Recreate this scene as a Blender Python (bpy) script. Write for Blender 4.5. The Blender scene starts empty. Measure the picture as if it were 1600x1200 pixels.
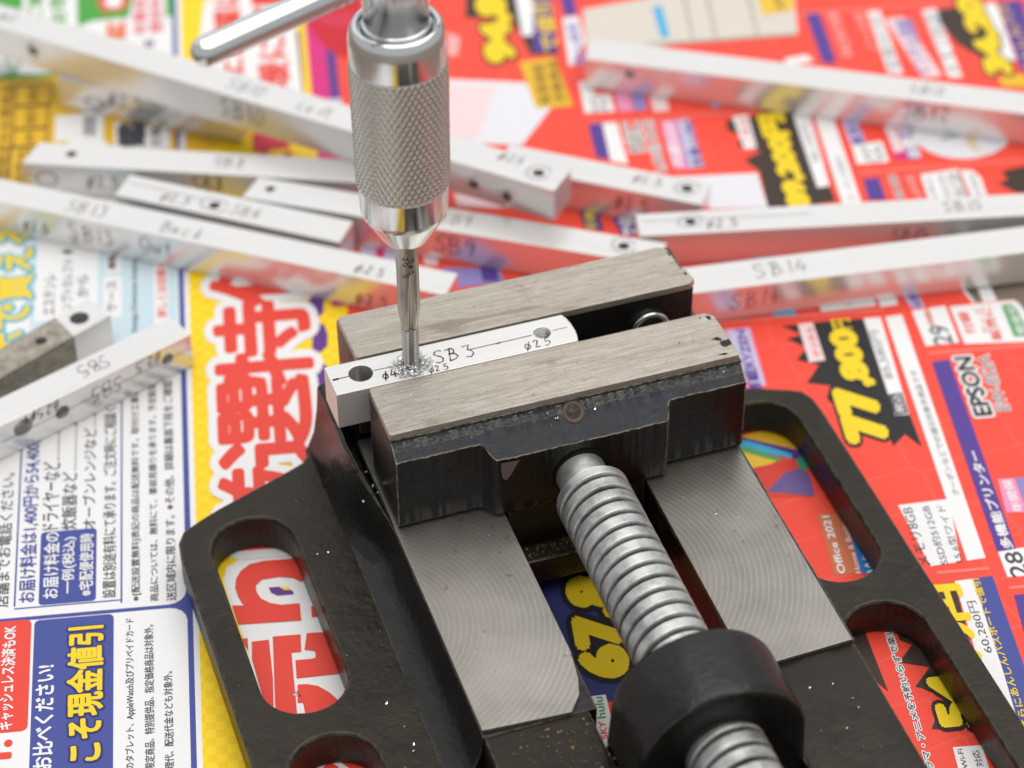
import bpy, bmesh, math, random
from mathutils import Vector, Matrix

# ------------------------------------------------------------------ camera, world, lamps, exposure
MM = 0.001
scene = bpy.context.scene
COL = scene.collection
R_ = math.radians

cam_d = bpy.data.cameras.new('camera')
cam_d.sensor_width = 17.3
cam_d.lens = 17.3 * 3975.34 / 1600.0
cam_d.clip_start = 0.02
cam_d.clip_end = 20.0
cam_d.dof.use_dof = True
cam_d.dof.aperture_fstop = 6.3
cam_d.dof.focus_distance = 0.4345
cam_d.dof.aperture_blades = 7
cam = bpy.data.objects.new('camera', cam_d)
cam.location = (-0.080113, -0.320465, 0.33111)
cam.rotation_euler = (R_(48.40), R_(0.37), R_(-18.68))
COL.objects.link(cam)
scene.camera = cam

world = bpy.data.worlds.new('World')
scene.world = world
world.use_nodes = True
wbg = world.node_tree.nodes['Background']
wbg.inputs[0].default_value = (0.95, 0.97, 1.0, 1)
wbg.inputs[1].default_value = 0.50

def area_lamp(name, loc, aim, size, power, color, size_y=None):
    d = bpy.data.lights.new(name, 'AREA')
    d.energy = power
    d.color = color
    d.shape = 'RECTANGLE'
    d.size = size
    d.size_y = size_y or size
    o = bpy.data.objects.new(name, d)
    o.location = loc
    o.rotation_euler = (Vector(aim) - Vector(loc)).to_track_quat('-Z', 'Y').to_euler()
    COL.objects.link(o)
    return o
# a wide daylight window behind the bench and the room lamp overhead
area_lamp('window_light', (0.10, 1.25, 1.05), (0.02, 0.03, 0.0), 3.0, 5.6, (0.97, 0.98, 1.0), 1.5)
area_lamp('ceiling_lamp', (0.22, -0.02, 1.30), (0.02, 0.02, 0.0), 1.5, 15.5, (1.0, 0.95, 0.88))

vs = scene.view_settings
vs.view_transform = 'Standard'
vs.look = 'None'
vs.exposure = 0.11
vs.gamma = 1.0
vs.use_curve_mapping = False
scene.cycles.use_denoising = True
scene.cycles.max_bounces = 8
scene.cycles.caustics_reflective = False
random.seed(7)

# ------------------------------------------------------------------ materials
def lin(r, g, b):
    f = lambda c: (c / 255 / 12.92) if c / 255 <= 0.04045 else ((c / 255 + 0.055) / 1.055) ** 2.4
    return (f(r), f(g), f(b), 1)

class NT:
    def __init__(self, name):
        self.m = bpy.data.materials.new(name)
        self.m.use_nodes = True
        self.t = self.m.node_tree
        self.b = self.t.nodes['Principled BSDF']
        self.co = None
    def n(self, typ, **kw):
        nd = self.t.nodes.new(typ)
        for k, v in kw.items():
            setattr(nd, k, v)
        return nd
    def l(self, a, b):
        self.t.links.new(a, b)
    def coord(self, scale=(1, 1, 1), loc=(0, 0, 0), rot=(0, 0, 0), kind='Object'):
        if self.co is None:
            self.co = self.n('ShaderNodeTexCoord')
        mp = self.n('ShaderNodeMapping')
        mp.inputs['Location'].default_value = loc
        mp.inputs['Rotation'].default_value = rot
        mp.inputs['Scale'].default_value = scale
        self.l(self.co.outputs[kind], mp.inputs[0])
        return mp.outputs[0]
    def noise(self, vec, scale, detail=4, rough=0.55, dist=0.0):
        nd = self.n('ShaderNodeTexNoise')
        nd.inputs['Scale'].default_value = scale
        nd.inputs['Detail'].default_value = detail
        nd.inputs['Roughness'].default_value = rough
        nd.inputs['Distortion'].default_value = dist
        self.l(vec, nd.inputs['Vector'])
        return nd.outputs['Fac']
    def ramp(self, fac, stops, interp='LINEAR'):
        r = self.n('ShaderNodeValToRGB')
        r.color_ramp.interpolation = interp
        e = r.color_ramp.elements
        while len(e) < len(stops):
            e.new(0.5)
        for el, (p, c) in zip(e, stops):
            el.position = p
            el.color = c if len(c) == 4 else (*c, 1)
        self.l(fac, r.inputs[0])
        return r.outputs[0]
    def mix(self, fac, a, b, mode='MIX'):
        mx = self.n('ShaderNodeMix', data_type='RGBA', blend_type=mode)
        for s, v in ((0, fac), (6, a), (7, b)):
            if isinstance(v, (int, float, tuple)):
                mx.inputs[s].default_value = v
            else:
                self.l(v, mx.inputs[s])
        return mx.outputs[2]
    def math(self, op, a, b=0.0):
        nd = self.n('ShaderNodeMath', operation=op)
        for i, v in enumerate((a, b)):
            if isinstance(v, (int, float)):
                nd.inputs[i].default_value = v
            else:
                self.l(v, nd.inputs[i])
        return nd.outputs[0]
    def bump(self, h, strength, dist, prev=None):
        b = self.n('ShaderNodeBump')
        b.inputs['Strength'].default_value = strength
        b.inputs['Distance'].default_value = dist
        self.l(h, b.inputs['Height'])
        if prev is not None:
            self.l(prev, b.inputs['Normal'])
        return b.outputs[0]
    def set(self, **kw):
        for k, v in kw.items():
            s = self.b.inputs[k.replace('_', ' ')]
            if isinstance(v, (int, float, tuple)):
                s.default_value = v
            else:
                self.l(v, s)
        return self

g1 = lambda v: (v, v, v, 1)

def paint_mat(name, tint=(1, 1, 1, 1), lump=1.0, scuff=None, base=(0.0075, 0.0068, 0.006, 1), rough=0.36, dusty=0.5, worn=0.95):
    q = NT(name)
    v = q.coord()
    big = q.noise(v, 90, 5, 0.6)
    fine = q.noise(v, 900, 4, 0.6)
    speck = q.noise(v, 2600, 2, 0.5)
    dust = q.ramp(big, [(0.38, g1(0)), (0.72, g1(1))])
    c = q.mix(q.math('MULTIPLY', dust, dusty), base, (0.040, 0.032, 0.022, 1))
    sp = q.ramp(speck, [(0.735, g1(0)), (0.77, g1(1))])
    c = q.mix(q.math('MULTIPLY', sp, 0.35), c, (0.30, 0.25, 0.17, 1))
    bv = q.n('ShaderNodeBevel', samples=4)
    bv.inputs['Radius'].default_value = 0.00045
    ge = q.n('ShaderNodeNewGeometry')
    dt = q.n('ShaderNodeVectorMath', operation='DOT_PRODUCT')
    q.l(bv.outputs[0], dt.inputs[0])
    q.l(ge.outputs['Normal'], dt.inputs[1])
    edge = q.ramp(dt.outputs['Value'], [(0.90, g1(1)), (0.992, g1(0))])
    wear = q.ramp(q.noise(v, 700, 3, 0.6), [(0.34, g1(0)), (0.56, g1(1))])
    c = q.mix(q.math('MULTIPLY', q.math('MULTIPLY', edge, wear), worn), c, lin(190, 184, 156))
    if scuff:                        # bare, file-marked strip between two heights (mm)
        sz = q.n('ShaderNodeSeparateXYZ')
        q.l(v, sz.inputs[0])
        wv = q.math('MULTIPLY', q.math('SUBTRACT', q.noise(v, 140, 4, 0.6), 0.5), 1.6 * MM)
        hz = q.math('ADD', sz.outputs[2], wv)
        band = q.math('MULTIPLY', q.math('GREATER_THAN', hz, scuff[0] * MM), q.math('LESS_THAN', hz, scuff[1] * MM))
        grit = q.ramp(q.noise(q.coord((1500, 2200, 2200)), 1.0, 4, 0.7), [(0.42, g1(0)), (0.62, g1(1))])
        c = q.mix(q.math('MULTIPLY', q.math('MULTIPLY', band, grit), 0.42), c, lin(126, 126, 112))
    r = q.math('ADD', q.math('MULTIPLY', big, 0.30), rough - 0.15)
    n1 = q.bump(fine, 0.5, 0.0002)
    mid = q.noise(v, 260, 3, 0.5)
    n2 = q.bump(big, 0.45 * lump, 0.0014, q.bump(mid, 0.3 * lump, 0.0005, n1))
    q.set(Base_Color=c, Roughness=r, Normal=n2, Specular_IOR_Level=0.36, Specular_Tint=tint)
    return q.m

def ground_steel(name):            # jaw tops: ground along X, stained
    q = NT(name)
    streak = q.noise(q.coord((150, 3000, 3000)), 1.0, 6, 0.75)
    long = q.noise(q.coord((14, 700, 700), loc=(0.2, 0.7, 0)), 1.0, 4, 0.6)
    stain = q.noise(q.coord((60, 170, 170), loc=(0.3, 0.1, 0)), 1.0, 5, 0.65, 0.8)
    vf = q.coord((1, 1, 1))
    fine = q.noise(vf, 2600, 3, 0.6)
    grit = q.noise(q.coord((500, 1300, 1300)), 1.0, 5, 0.75)
    c = q.ramp(streak, [(0.28, lin(150, 142, 131)), (0.5, lin(182, 174, 163)), (0.74, lin(212, 206, 197))])
    c = q.mix(q.ramp(long, [(0.42, g1(0)), (0.70, g1(0.3))]), c, lin(140, 130, 117))
    c = q.mix(q.ramp(stain, [(0.56, g1(0)), (0.76, g1(0.6))]), c, lin(112, 92, 68))
    c = q.mix(q.ramp(grit, [(0.58, g1(0)), (0.70, g1(0.5))]), c, lin(92, 80, 66))
    c = q.mix(q.ramp(fine, [(0.62, g1(0)), (0.70, g1(0.5))]), c, lin(70, 60, 50))
    n1 = q.bump(streak, 0.6, 0.00014)
    q.set(Base_Color=c, Metallic=0.65, Roughness=q.math('ADD', q.math('MULTIPLY', streak, 0.3), 0.28), Normal=n1)
    return q.m

def milled_steel(name, cx, cy, pitch=1.0, tint=1.0):   # rails: fly-cut arcs around (cx, cy) mm
    q = NT(name)
    v = q.coord((1, 1, 1), loc=(-cx * MM, -cy * MM, 0))
    sx = q.n('ShaderNodeSeparateXYZ')
    q.l(v, sx.inputs[0])
    rr = q.math('SQRT', q.math('ADD', q.math('MULTIPLY', sx.outputs[0], sx.outputs[0]), q.math('MULTIPLY', sx.outputs[1], sx.outputs[1])))
    wob = q.noise(q.coord(), 60, 3, 0.5)
    ph = q.math('ADD', q.math('MULTIPLY', rr, 2 * math.pi / (pitch * MM)), q.math('MULTIPLY', wob, 3.0))
    wave = q.math('ADD', q.math('MULTIPLY', q.math('SINE', ph), 0.5), 0.5)
    ring_n = q.noise(q.coord(), 500, 4, 0.6)
    cloud = q.noise(q.coord(), 70, 4, 0.55)
    c = q.ramp(cloud, [(0.34, lin(150 * tint, 146 * tint, 141 * tint)), (0.60, lin(170 * tint, 165 * tint, 159 * tint)), (0.85, lin(180 * tint, 175 * tint, 168 * tint))])
    thin = q.math('POWER', wave, 6.0)
    patch = q.ramp(q.noise(q.coord(loc=(0.4, 0.2, 0)), 45, 3, 0.6), [(0.38, g1(0.35)), (0.66, g1(1))])
    c = q.mix(q.math('MULTIPLY', q.math('MULTIPLY', thin, patch), q.math('MULTIPLY', ring_n, 0.46)), c, lin(210, 203, 192))
    scr = q.noise(q.coord((40, 900, 1), rot=(0, 0, R_(70))), 1.0, 4, 0.6)
    c = q.mix(q.ramp(scr, [(0.62, g1(0)), (0.78, g1(0.22))]), c, lin(110, 105, 100))
    sp = q.ramp(q.noise(q.coord(), 420, 3, 0.6), [(0.66, g1(0)), (0.74, g1(1))])
    c = q.mix(q.math('MULTIPLY', sp, 0.5), c, lin(92, 72, 46))
    n1 = q.bump(thin, 0.12, 0.00004)
    n2 = q.bump(ring_n, 0.10, 0.00006, n1)
    q.set(Base_Color=c, Metallic=0.85, Roughness=0.40, Normal=n2)
    return q.m

def aluminium(name, rough=0.26, base=(0.84, 0.825, 0.805, 1), streak_dir=(25, 1400, 1400), dirty=0.0):
    q = NT(name)
    s = q.noise(q.coord(streak_dir), 1.0, 5, 0.6)
    f = q.noise(q.coord(), 220, 3, 0.6)
    c = q.mix(q.ramp(s, [(0.32, g1(0.0)), (0.72, g1(0.6))]), base, (0.70, 0.69, 0.675, 1))
    if dirty:
        d = q.ramp(q.noise(q.coord(), 260, 6, 0.7), [(0.42, g1(0)), (0.6, g1(dirty))])
        c = q.mix(d, c, lin(112, 104, 92))
    r = q.math('ADD', q.math('MULTIPLY', f, 0.06), rough - 0.03)
    q.set(Base_Color=c, Metallic=0.62, Roughness=r, Specular_IOR_Level=0.5)
    return q.m

def chrome(name, base=(0.80, 0.815, 0.82, 1), rough=0.09, aniso=0.0):
    q = NT(name)
    f = q.noise(q.coord((1, 1, 1)), 700, 3, 0.6)
    big = q.noise(q.coord((1, 1, 1)), 60, 3, 0.6)
    c = q.mix(big, base, (base[0] * 0.86, base[1] * 0.86, base[2] * 0.84, 1))
    if aniso:
        tg = q.n('ShaderNodeTangent', direction_type='RADIAL', axis='Z')
        q.l(tg.outputs[0], q.b.inputs['Tangent'])
        q.set(Anisotropic=aniso, Anisotropic_Rotation=0.25)
    q.set(Base_Color=c, Metallic=1.0, Roughness=q.math('ADD', q.math('MULTIPLY', f, 0.10), rough - 0.03))
    return q.m

def zinc(name, grease=None):
    q = NT(name)
    f = q.noise(q.coord(), 300, 5, 0.65)
    c = q.ramp(f, [(0.25, lin(160, 162, 159)), (0.5, lin(202, 204, 202)), (0.8, lin(224, 225, 223))])
    sp = q.ramp(q.noise(q.coord(), 120, 5, 0.7), [(0.50, g1(0)), (0.68, g1(0.6))])
    c = q.mix(sp, c, lin(104, 100, 90))
    rg = q.math('ADD', q.math('MULTIPLY', f, 0.22), 0.30)
    if grease:                       # oil and dirt sit in the thread roots
        sx = q.n('ShaderNodeSeparateXYZ')
        q.l(q.coord(loc=(-grease[0] * MM, 0, -grease[1] * MM)), sx.inputs[0])
        rr = q.math('SQRT', q.math('ADD', q.math('MULTIPLY', sx.outputs[0], sx.outputs[0]), q.math('MULTIPLY', sx.outputs[2], sx.outputs[2])))
        root = q.math('MULTIPLY', q.math('SUBTRACT', 6.55 * MM, rr), 1 / (0.8 * MM))
        pat = q.math('ADD', q.math('MULTIPLY', q.noise(q.coord(), 160, 4, 0.6), 0.9), 0.25)
        root = q.ramp(q.math('MULTIPLY', root, pat), [(0.0, g1(0)), (0.85, g1(1))])
        c = q.mix(q.math('MULTIPLY', root, 0.85), c, lin(58, 54, 48))
    q.set(Base_Color=c, Metallic=0.8, Roughness=rg, Normal=q.bump(f, 0.3, 0.0001))
    return q.m

def hss(name):
    q = NT(name)
    f = q.noise(q.coord((500, 500, 90)), 1.0, 4, 0.55)
    c = q.ramp(f, [(0.24, lin(112, 106, 98)), (0.48, lin(178, 174, 166)), (0.75, lin(214, 211, 204))])
    q.set(Base_Color=c, Metallic=0.95, Roughness=q.math('ADD', q.math('MULTIPLY', f, 0.25), 0.18), Normal=q.bump(f, 0.25, 0.0001))
    return q.m

def flat(name, col, rough=0.5, spec=0.4, metallic=0.0):
    q = NT(name)
    q.set(Base_Color=col, Roughness=rough, Specular_IOR_Level=spec, Metallic=metallic)
    return q.m

MAT = {}
MAT['paint'] = paint_mat('black_casting_paint', tint=(1.0, 0.87, 0.73, 1), dusty=0.3, worn=0.4)
MAT['paint_jaw'] = paint_mat('black_jaw_paint', lump=0.35, rough=0.33, dusty=0.18, worn=0.7)
MAT['paint_gloss'] = paint_mat('black_casting_paint_gloss', rough=0.28, dusty=0.10, worn=0.25)
MAT['paint_blue'] = paint_mat('blue_black_casting_paint', lump=0.4, scuff=(35.05, 36.0), base=(0.022, 0.027, 0.038, 1), rough=0.44, dusty=0.4)
MAT['paint_boss'] = paint_mat('black_boss_paint', lump=0.9, rough=0.34, dusty=0.2, worn=0.18)
MAT['jawtop'] = ground_steel('ground_jaw_steel')
MAT['rail_l'] = milled_steel('milled_rail_steel', -13, -36, tint=0.93)
MAT['rail_r'] = milled_steel('milled_rail_steel', 26, -37, tint=0.86)
MAT['alu'] = aluminium('aluminium_bar')
MAT['alu_work'] = aluminium('aluminium_workpiece', rough=0.38, base=(0.80, 0.785, 0.765, 1))
MAT['alu_dirty'] = aluminium('aluminium_dirty', rough=0.38, dirty=0.9)
MAT['chrome'] = chrome('chromed_steel')
MAT['chrome_t'] = chrome('turned_chromed_steel', rough=0.17, aniso=0.75)
MAT['chrome_k'] = chrome('chromed_knurl', base=(0.74, 0.74, 0.715, 1), rough=0.14)
MAT['zinc'] = zinc('zinc_plated_screw')
MAT['zinc_g'] = zinc('greasy_zinc_screw', (32.4, 24.5))
MAT['hss'] = hss('tap_steel')
MAT['rust'] = flat('rust', lin(132, 82, 34), 0.8, 0.2)
MAT['swarf'] = flat('bright_swarf', (0.85, 0.86, 0.87, 1), 0.22, 0.5, 1.0)
MAT['brass'] = flat('brassy_dust', lin(150, 118, 60), 0.5, 0.4, 0.6)
MAT['pen'] = flat('marker_ink', lin(74, 60, 56), 0.6, 0.3)
MAT['bore_wall'] = flat('drilled_bore_wall', (0.74, 0.735, 0.71, 1), 0.28, 0.5, 0.75)
MAT['chip'] = flat('bare_scuffed_iron', lin(120, 108, 102), 0.6, 0.4, 0.4)
MAT['bore'] = flat('bore_shade_black', (0.004, 0.004, 0.004, 1), 0.6, 0.2)
MAT['oldscrew'] = flat('old_set_screw', lin(92, 80, 70), 0.55, 0.4, 0.5)
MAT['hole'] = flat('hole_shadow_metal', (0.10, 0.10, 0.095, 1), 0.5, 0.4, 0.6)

# printed inks (colours as they look on the flyer)
INK = dict(
 white=(243, 243, 244), whiteb=(233, 233, 240), red=(237, 68, 52), red2=(226, 66, 52), crimson=(214, 44, 74), darkred=(206, 16, 38), pinkred=(238, 110, 128),
 rose=(240, 178, 176), pinkwhite=(244, 218, 222), pink=(240, 150, 190), magenta=(222, 36, 130), linepink=(242, 128, 116),
 yellow=(250, 216, 20), amber=(236, 188, 36), gold=(240, 198, 60), orange=(238, 108, 50), officeorange=(208, 116, 76), brown=(92, 66, 30),
 black=(24, 20, 24), blackbrown=(58, 42, 32), ink=(66, 66, 74), ink2=(96, 90, 92), greyink=(132, 132, 134), greyprint=(176, 168, 164),
 blue=(66, 78, 158), navy=(34, 40, 110), navyblue=(50, 56, 124), indigo=(84, 56, 150), purple=(100, 52, 140), lavender=(214, 206, 232), lilac=(206, 196, 232), periwinkle=(146, 136, 200), violet=(110, 90, 150),
 msblue=(28, 128, 206), sky=(70, 180, 226), cyan=(34, 182, 214), paleblue=(206, 228, 240), teal=(60, 150, 120), green=(76, 168, 62), leafgreen=(92, 166, 104),
 beige=(222, 214, 204), taupe=(176, 162, 148), steel=(150, 166, 184), skin=(232, 206, 182))
def ink_mat(k):
    key = 'ink_' + k
    if key in MAT:
        return MAT[key]
    q = NT('print_' + k)
    v = q.coord()
    m = q.noise(v, 55, 3, 0.5)
    fib = q.noise(v, 1500, 3, 0.6)
    c = lin(*INK[k])
    c = tuple(x * 0.92 + 0.012 for x in c[:3]) + (1,)  # a little white in every ink puts lens haze into the colour
    d = tuple(x * 0.88 for x in c[:3]) + (1,)
    cc = q.mix(q.math('MULTIPLY', fib, 0.8), c, d)
    q.set(Base_Color=cc, Roughness=0.5, Specular_IOR_Level=0.30, Normal=q.bump(fib, 0.12, 0.0001, q.bump(m, 0.6, 0.0015)))
    MAT[key] = q.m
    return q.m
def checker_mat():
    q = NT('print_yellow_checks')
    ck = q.n('ShaderNodeTexChecker')
    ck.inputs['Scale'].default_value = 1 / 0.0018
    ck.inputs['Color1'].default_value = lin(250, 214, 40)
    ck.inputs['Color2'].default_value = lin(244, 203, 30)
    q.l(q.coord(rot=(0, 0, R_(-77.8))), ck.inputs['Vector'])
    m = q.noise(q.coord(), 55, 3, 0.5)
    q.set(Base_Color=ck.outputs[0], Roughness=0.5, Specular_IOR_Level=0.3, Normal=q.bump(m, 0.5, 0.0009))
    return q.m
def redfield_mat():
    q = NT('print_red_field')
    v = q.coord()
    m = q.noise(v, 55, 3, 0.5)
    # faint star-leaf pattern of fine lines in the red ground
    vo = q.n('ShaderNodeTexVoronoi', feature='DISTANCE_TO_EDGE')
    vo.inputs['Scale'].default_value = 95
    vo.inputs['Randomness'].default_value = 0.25
    q.l(v, vo.inputs['Vector'])
    ln = q.ramp(vo.outputs['Distance'], [(0.0, g1(1)), (0.035, g1(0))])
    c = q.mix(q.math('MULTIPLY', ln, 0.30), lin(236, 76, 60), lin(244, 118, 100))
    q.set(Base_Color=c, Roughness=0.5, Specular_IOR_Level=0.3, Normal=q.bump(m, 0.5, 0.0009))
    return q.m

# ------------------------------------------------------------------ mesh helpers (all sizes in millimetres)
def tag(o, label=None, cat=None, group=None, kind=None):
    if label: o['label'] = label
    if cat: o['category'] = cat
    if group: o['group'] = group
    if kind: o['kind'] = kind
    return o
def empty(name, loc=(0, 0, 0), rz=0.0):
    o = bpy.data.objects.new(name, None)
    o.empty_display_size = 0.01
    o.location = [x * MM for x in loc]
    o.rotation_euler = (0, 0, rz)
    COL.objects.link(o)
    return o
def link(name, me, mat, parent=None):
    o = bpy.data.objects.new(name, me)
    if mat is not None and not me.materials:
        me.materials.append(mat)
    COL.objects.link(o)
    if parent is not None:
        o.parent = parent
    return o
def smooth(me, on=True):
    me.polygons.foreach_set('use_smooth', [on] * len(me.polygons))
def pyd(name, verts, faces, mat, parent=None, sm=False):
    me = bpy.data.meshes.new(name)
    me.from_pydata([(x * MM, y * MM, z * MM) for x, y, z in verts], [], faces)
    me.update()
    if sm: smooth(me)
    return link(name, me, mat, parent)
def from_bm(name, bm, mat, parent=None, sm=False):
    for v in bm.verts:
        v.co *= MM
    me = bpy.data.meshes.new(name)
    bmesh.ops.recalc_face_normals(bm, faces=bm.faces)
    bm.to_mesh(me)
    bm.free()
    smooth(me)
    me.set_sharp_from_angle(angle=R_(34))
    return link(name, me, mat, parent)
def bevel(bm, w, seg=2, ang=28):
    es = [e for e in bm.edges if len(e.link_faces) == 2 and e.calc_face_angle() > R_(ang)]
    bmesh.ops.bevel(bm, geom=es, offset=w, segments=seg, profile=0.6, affect='EDGES', clamp_overlap=True)
def prism(prof, a0, a1, axis):      # extrude a closed 2-D profile along an axis
    bm = bmesh.new()
    def P(p, t):
        if axis == 'X': return (t, p[0], p[1])
        if axis == 'Y': return (p[0], t, p[1])
        return (p[0], p[1], t)
    lo = [bm.verts.new(P(p, a0)) for p in prof]
    hi = [bm.verts.new(P(p, a1)) for p in prof]
    n = len(prof)
    bm.faces.new(lo)
    bm.faces.new(hi[::-1])
    for i in range(n):
        bm.faces.new((lo[i], lo[(i + 1) % n], hi[(i + 1) % n], hi[i]))
    bmesh.ops.recalc_face_normals(bm, faces=bm.faces)
    return bm
def boxbm(x0, x1, y0, y1, z0, z1):
    return prism([(x0, y0), (x1, y0), (x1, y1), (x0, y1)], z0, z1, 'Z')
def roughen(bm, amp, seed=0, scale=0.25):
    from mathutils import noise
    for v in bm.verts:
        p = v.co * scale + Vector((seed * 7.1, 3.3, 1.7))
        v.co += Vector((noise.noise(p), noise.noise(p + Vector((9, 0, 0))), noise.noise(p + Vector((0, 9, 0))))) * amp
def lathe(name, prof, cx, cy, mat, parent=None, seg=96, sm=True):   # prof: (r, z) list
    vs_, fs = [], []
    for r, z in prof:
        for k in range(seg):
            a = 2 * math.pi * k / seg
            vs_.append((cx + r * math.cos(a), cy + r * math.sin(a), z))
    for i in range(len(prof) - 1):
        for k in range(seg):
            k2 = (k + 1) % seg
            fs.append((i * seg + k, i * seg + k2, (i + 1) * seg + k2, (i + 1) * seg + k))
    fs.append(tuple(range(seg))[::-1])
    fs.append(tuple((len(prof) - 1) * seg + k for k in range(seg)))
    return pyd(name, vs_, fs, mat, parent, sm)
def fillet_profile(prof, rad, n=4):   # round the corners of an open (r, z) profile
    out = [prof[0]]
    for i in range(1, len(prof) - 1):
        a, b, c = Vector(prof[i - 1]), Vector(prof[i]), Vector(prof[i + 1])
        d0, d1 = (a - b), (c - b)
        t = min(rad, d0.length * 0.45, d1.length * 0.45)
        p0, p1 = b + d0.normalized() * t, b + d1.normalized() * t
        for k in range(n + 1):
            s = k / n
            out.append(tuple(p0 * (1 - s) ** 2 + b * 2 * s * (1 - s) + p1 * s ** 2))
    out.append(prof[-1])
    return out
_pending = []
def plate(name, loops, z0, z1, bev, mat, parent=None, xf=None, sm=False):
    """Plate with holes: 2-D loops (first = outline), extruded z0..z1 mm with rounded rims."""
    cu = bpy.data.curves.new(name, 'CURVE')
    cu.dimensions = '2D'
    cu.fill_mode = 'BOTH'
    for lp in loops:
        s = cu.splines.new('POLY')
        s.points.add(len(lp) - 1)
        for pt, (x, y) in zip(s.points, lp):
            pt.co = (x * MM, y * MM, 0, 1)
        s.use_cyclic_u = True
    cu.extrude = (z1 - z0) / 2 * MM - bev * MM
    cu.bevel_depth = bev * MM
    cu.bevel_resolution = 2
    cu.offset = -bev * MM
    o = bpy.data.objects.new(name, cu)
    COL.objects.link(o)
    dg = bpy.context.evaluated_depsgraph_get()
    me = bpy.data.meshes.new_from_object(o.evaluated_get(dg))
    bpy.data.objects.remove(o)
    bpy.data.curves.remove(cu)
    me.name = name
    me.transform(Matrix.Translation((0, 0, (z0 + z1) / 2 * MM)))
    if xf is not None:
        me.transform(xf)
    me.materials.clear()
    if sm: smooth(me)
    else: smooth(me, False)
    return link(name, me, mat, parent)
def circle(cx, cy, r, n=32, a0=0.0):
    return [(cx + r * math.cos(a0 + 2 * math.pi * k / n), cy + r * math.sin(a0 + 2 * math.pi * k / n)) for k in range(n)]
def slot_loop(x0, x1, y0, y1, r, n=8):
    out = []
    for cx, cy, a in ((x1 - r, y1 - r, 0), (x0 + r, y1 - r, 90), (x0 + r, y0 + r, 180), (x1 - r, y0 + r, 270)):
        for k in range(n + 1):
            t = R_(a + 90 * k / n)
            out.append((cx + r * math.cos(t), cy + r * math.sin(t)))
    return out
def helix(name, axis_pt, along, length, prof, pitch, seg, rows_per, mat, parent=None, rfun=None, taper=0.0):
    """Threaded rod: prof(t) gives the radius over one pitch; along is 'Y-' or 'Z-'."""
    rows = int(length / pitch * rows_per) + 1
    vs_, fs = [], []
    for i in range(rows):
        d = length * i / (rows - 1)
        for k in range(seg):
            a = 2 * math.pi * k / seg
            r = prof((d / pitch - k / seg) % 1.0)
            e = min(1.0, (length - d) / max(taper, 1e-6)) if taper else 1.0
            r = prof(0.0) * (1 - e) + r * e if taper and e < 1 else r
            if rfun: r = rfun(r, a, d)
            c, s = r * math.cos(a), r * math.sin(a)
            if along == 'Y-': vs_.append((axis_pt[0] + c, axis_pt[1] - d, axis_pt[2] + s))
            else: vs_.append((axis_pt[0] + c, axis_pt[1] + s, axis_pt[2] - d))
    for i in range(rows - 1):
        for k in range(seg):
            k2 = (k + 1) % seg
            q = (i * seg + k, i * seg + k2, (i + 1) * seg + k2, (i + 1) * seg + k)
            fs.append(q if along == 'Y-' else q[::-1])
    fs.append(tuple(range(seg)))
    fs.append(tuple((rows - 1) * seg + k for k in range(seg))[::-1])
    return pyd(name, vs_, fs, mat, parent, True)

# ------------------------------------------------------------------ the table and the flyer
tb = bmesh.new()
tb = boxbm(-700, 700, -600, 700, -25, -0.25)
bevel(tb, 2.0, 2)
def table_mat():
    q = NT('brown_table_top')
    s = q.noise(q.coord((6, 140, 20), rot=(0, 0, R_(12))), 1.0, 6, 0.6)
    c = q.ramp(s, [(0.3, lin(104, 90, 78)), (0.7, lin(134, 118, 104))])
    q.set(Base_Color=c, Roughness=0.42, Normal=q.bump(s, 0.1, 0.0004))
    return q.m
table = from_bm('table', tb, table_mat())
tag(table, kind='structure')

TH = R_(77.8)
EU = (math.cos(TH), math.sin(TH))
EV = (-math.sin(TH), math.cos(TH))
def W2(u, v):
    return (u * EU[0] + v * EV[0], u * EU[1] + v * EV[1])
PZ = 0.08            # top of the paper, mm
LZ = 0.035           # one ink layer
SHEET = [(-150, 100), (-150, -134.5), (50.8, -134.5), (53.2, -134.2), (54, -133.2), (54, -125.6), (60, -124.2), (86, -124), (86, -190), (215, -190), (215, 100)]
def sheet_prism(pts, z0, z1):
    n = len(pts)
    vs_ = [(*W2(*p), z0) for p in pts] + [(*W2(*p), z1) for p in pts]
    fs = [tuple(range(n))[::-1], tuple(range(n, 2 * n))] + [(i, (i + 1) % n, n + (i + 1) % n, n + i) for i in range(n)]
    return vs_, fs
v_, f_ = sheet_prism(SHEET, -0.1, PZ)
flyer = pyd('sale_flyer', v_, f_, ink_mat('white'))
tag(flyer, 'colourful printed electronics sale flyer spread flat under the vise and bars', 'flyer')
v_, f_ = sheet_prism([(40, -131), (40, -127.6), (84, -126.6), (84, -128.4)], -0.22, -0.12)
und = pyd('paper_strip', v_, f_, ink_mat('white'))
tag(und, 'thin white paper strip on bare brown table beside the flyer edge', 'paper')

_zi = [0.0]
def ink_poly(name, pts, key, lay, mat=None):
    _zi[0] += 0.00009
    vs_ = [(*W2(*p), PZ + lay * LZ + _zi[0]) for p in pts]
    bm = bmesh.new()
    f = bm.faces.new([bm.verts.new(p) for p in vs_])
    f.normal_update()
    bmesh.ops.triangulate(bm, faces=[f], ngon_method='EAR_CLIP')
    for t in bm.faces:
        t.normal_update()
        if t.normal.z < 0: t.normal_flip()
    for v in bm.verts: v.co *= MM
    me = bpy.data.meshes.new(name)
    bm.to_mesh(me)
    bm.free()
    return link(name, me, mat or ink_mat(key), flyer)
def rrect(u0, v0, u1, v1, r):
    if r <= 0: return [(u0, v0), (u1, v0), (u1, v1), (u0, v1)]
    return slot_loop(u0, u1, v0, v1, min(r, (u1 - u0) / 2.01, (v1 - v0) / 2.01), 4)
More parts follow.
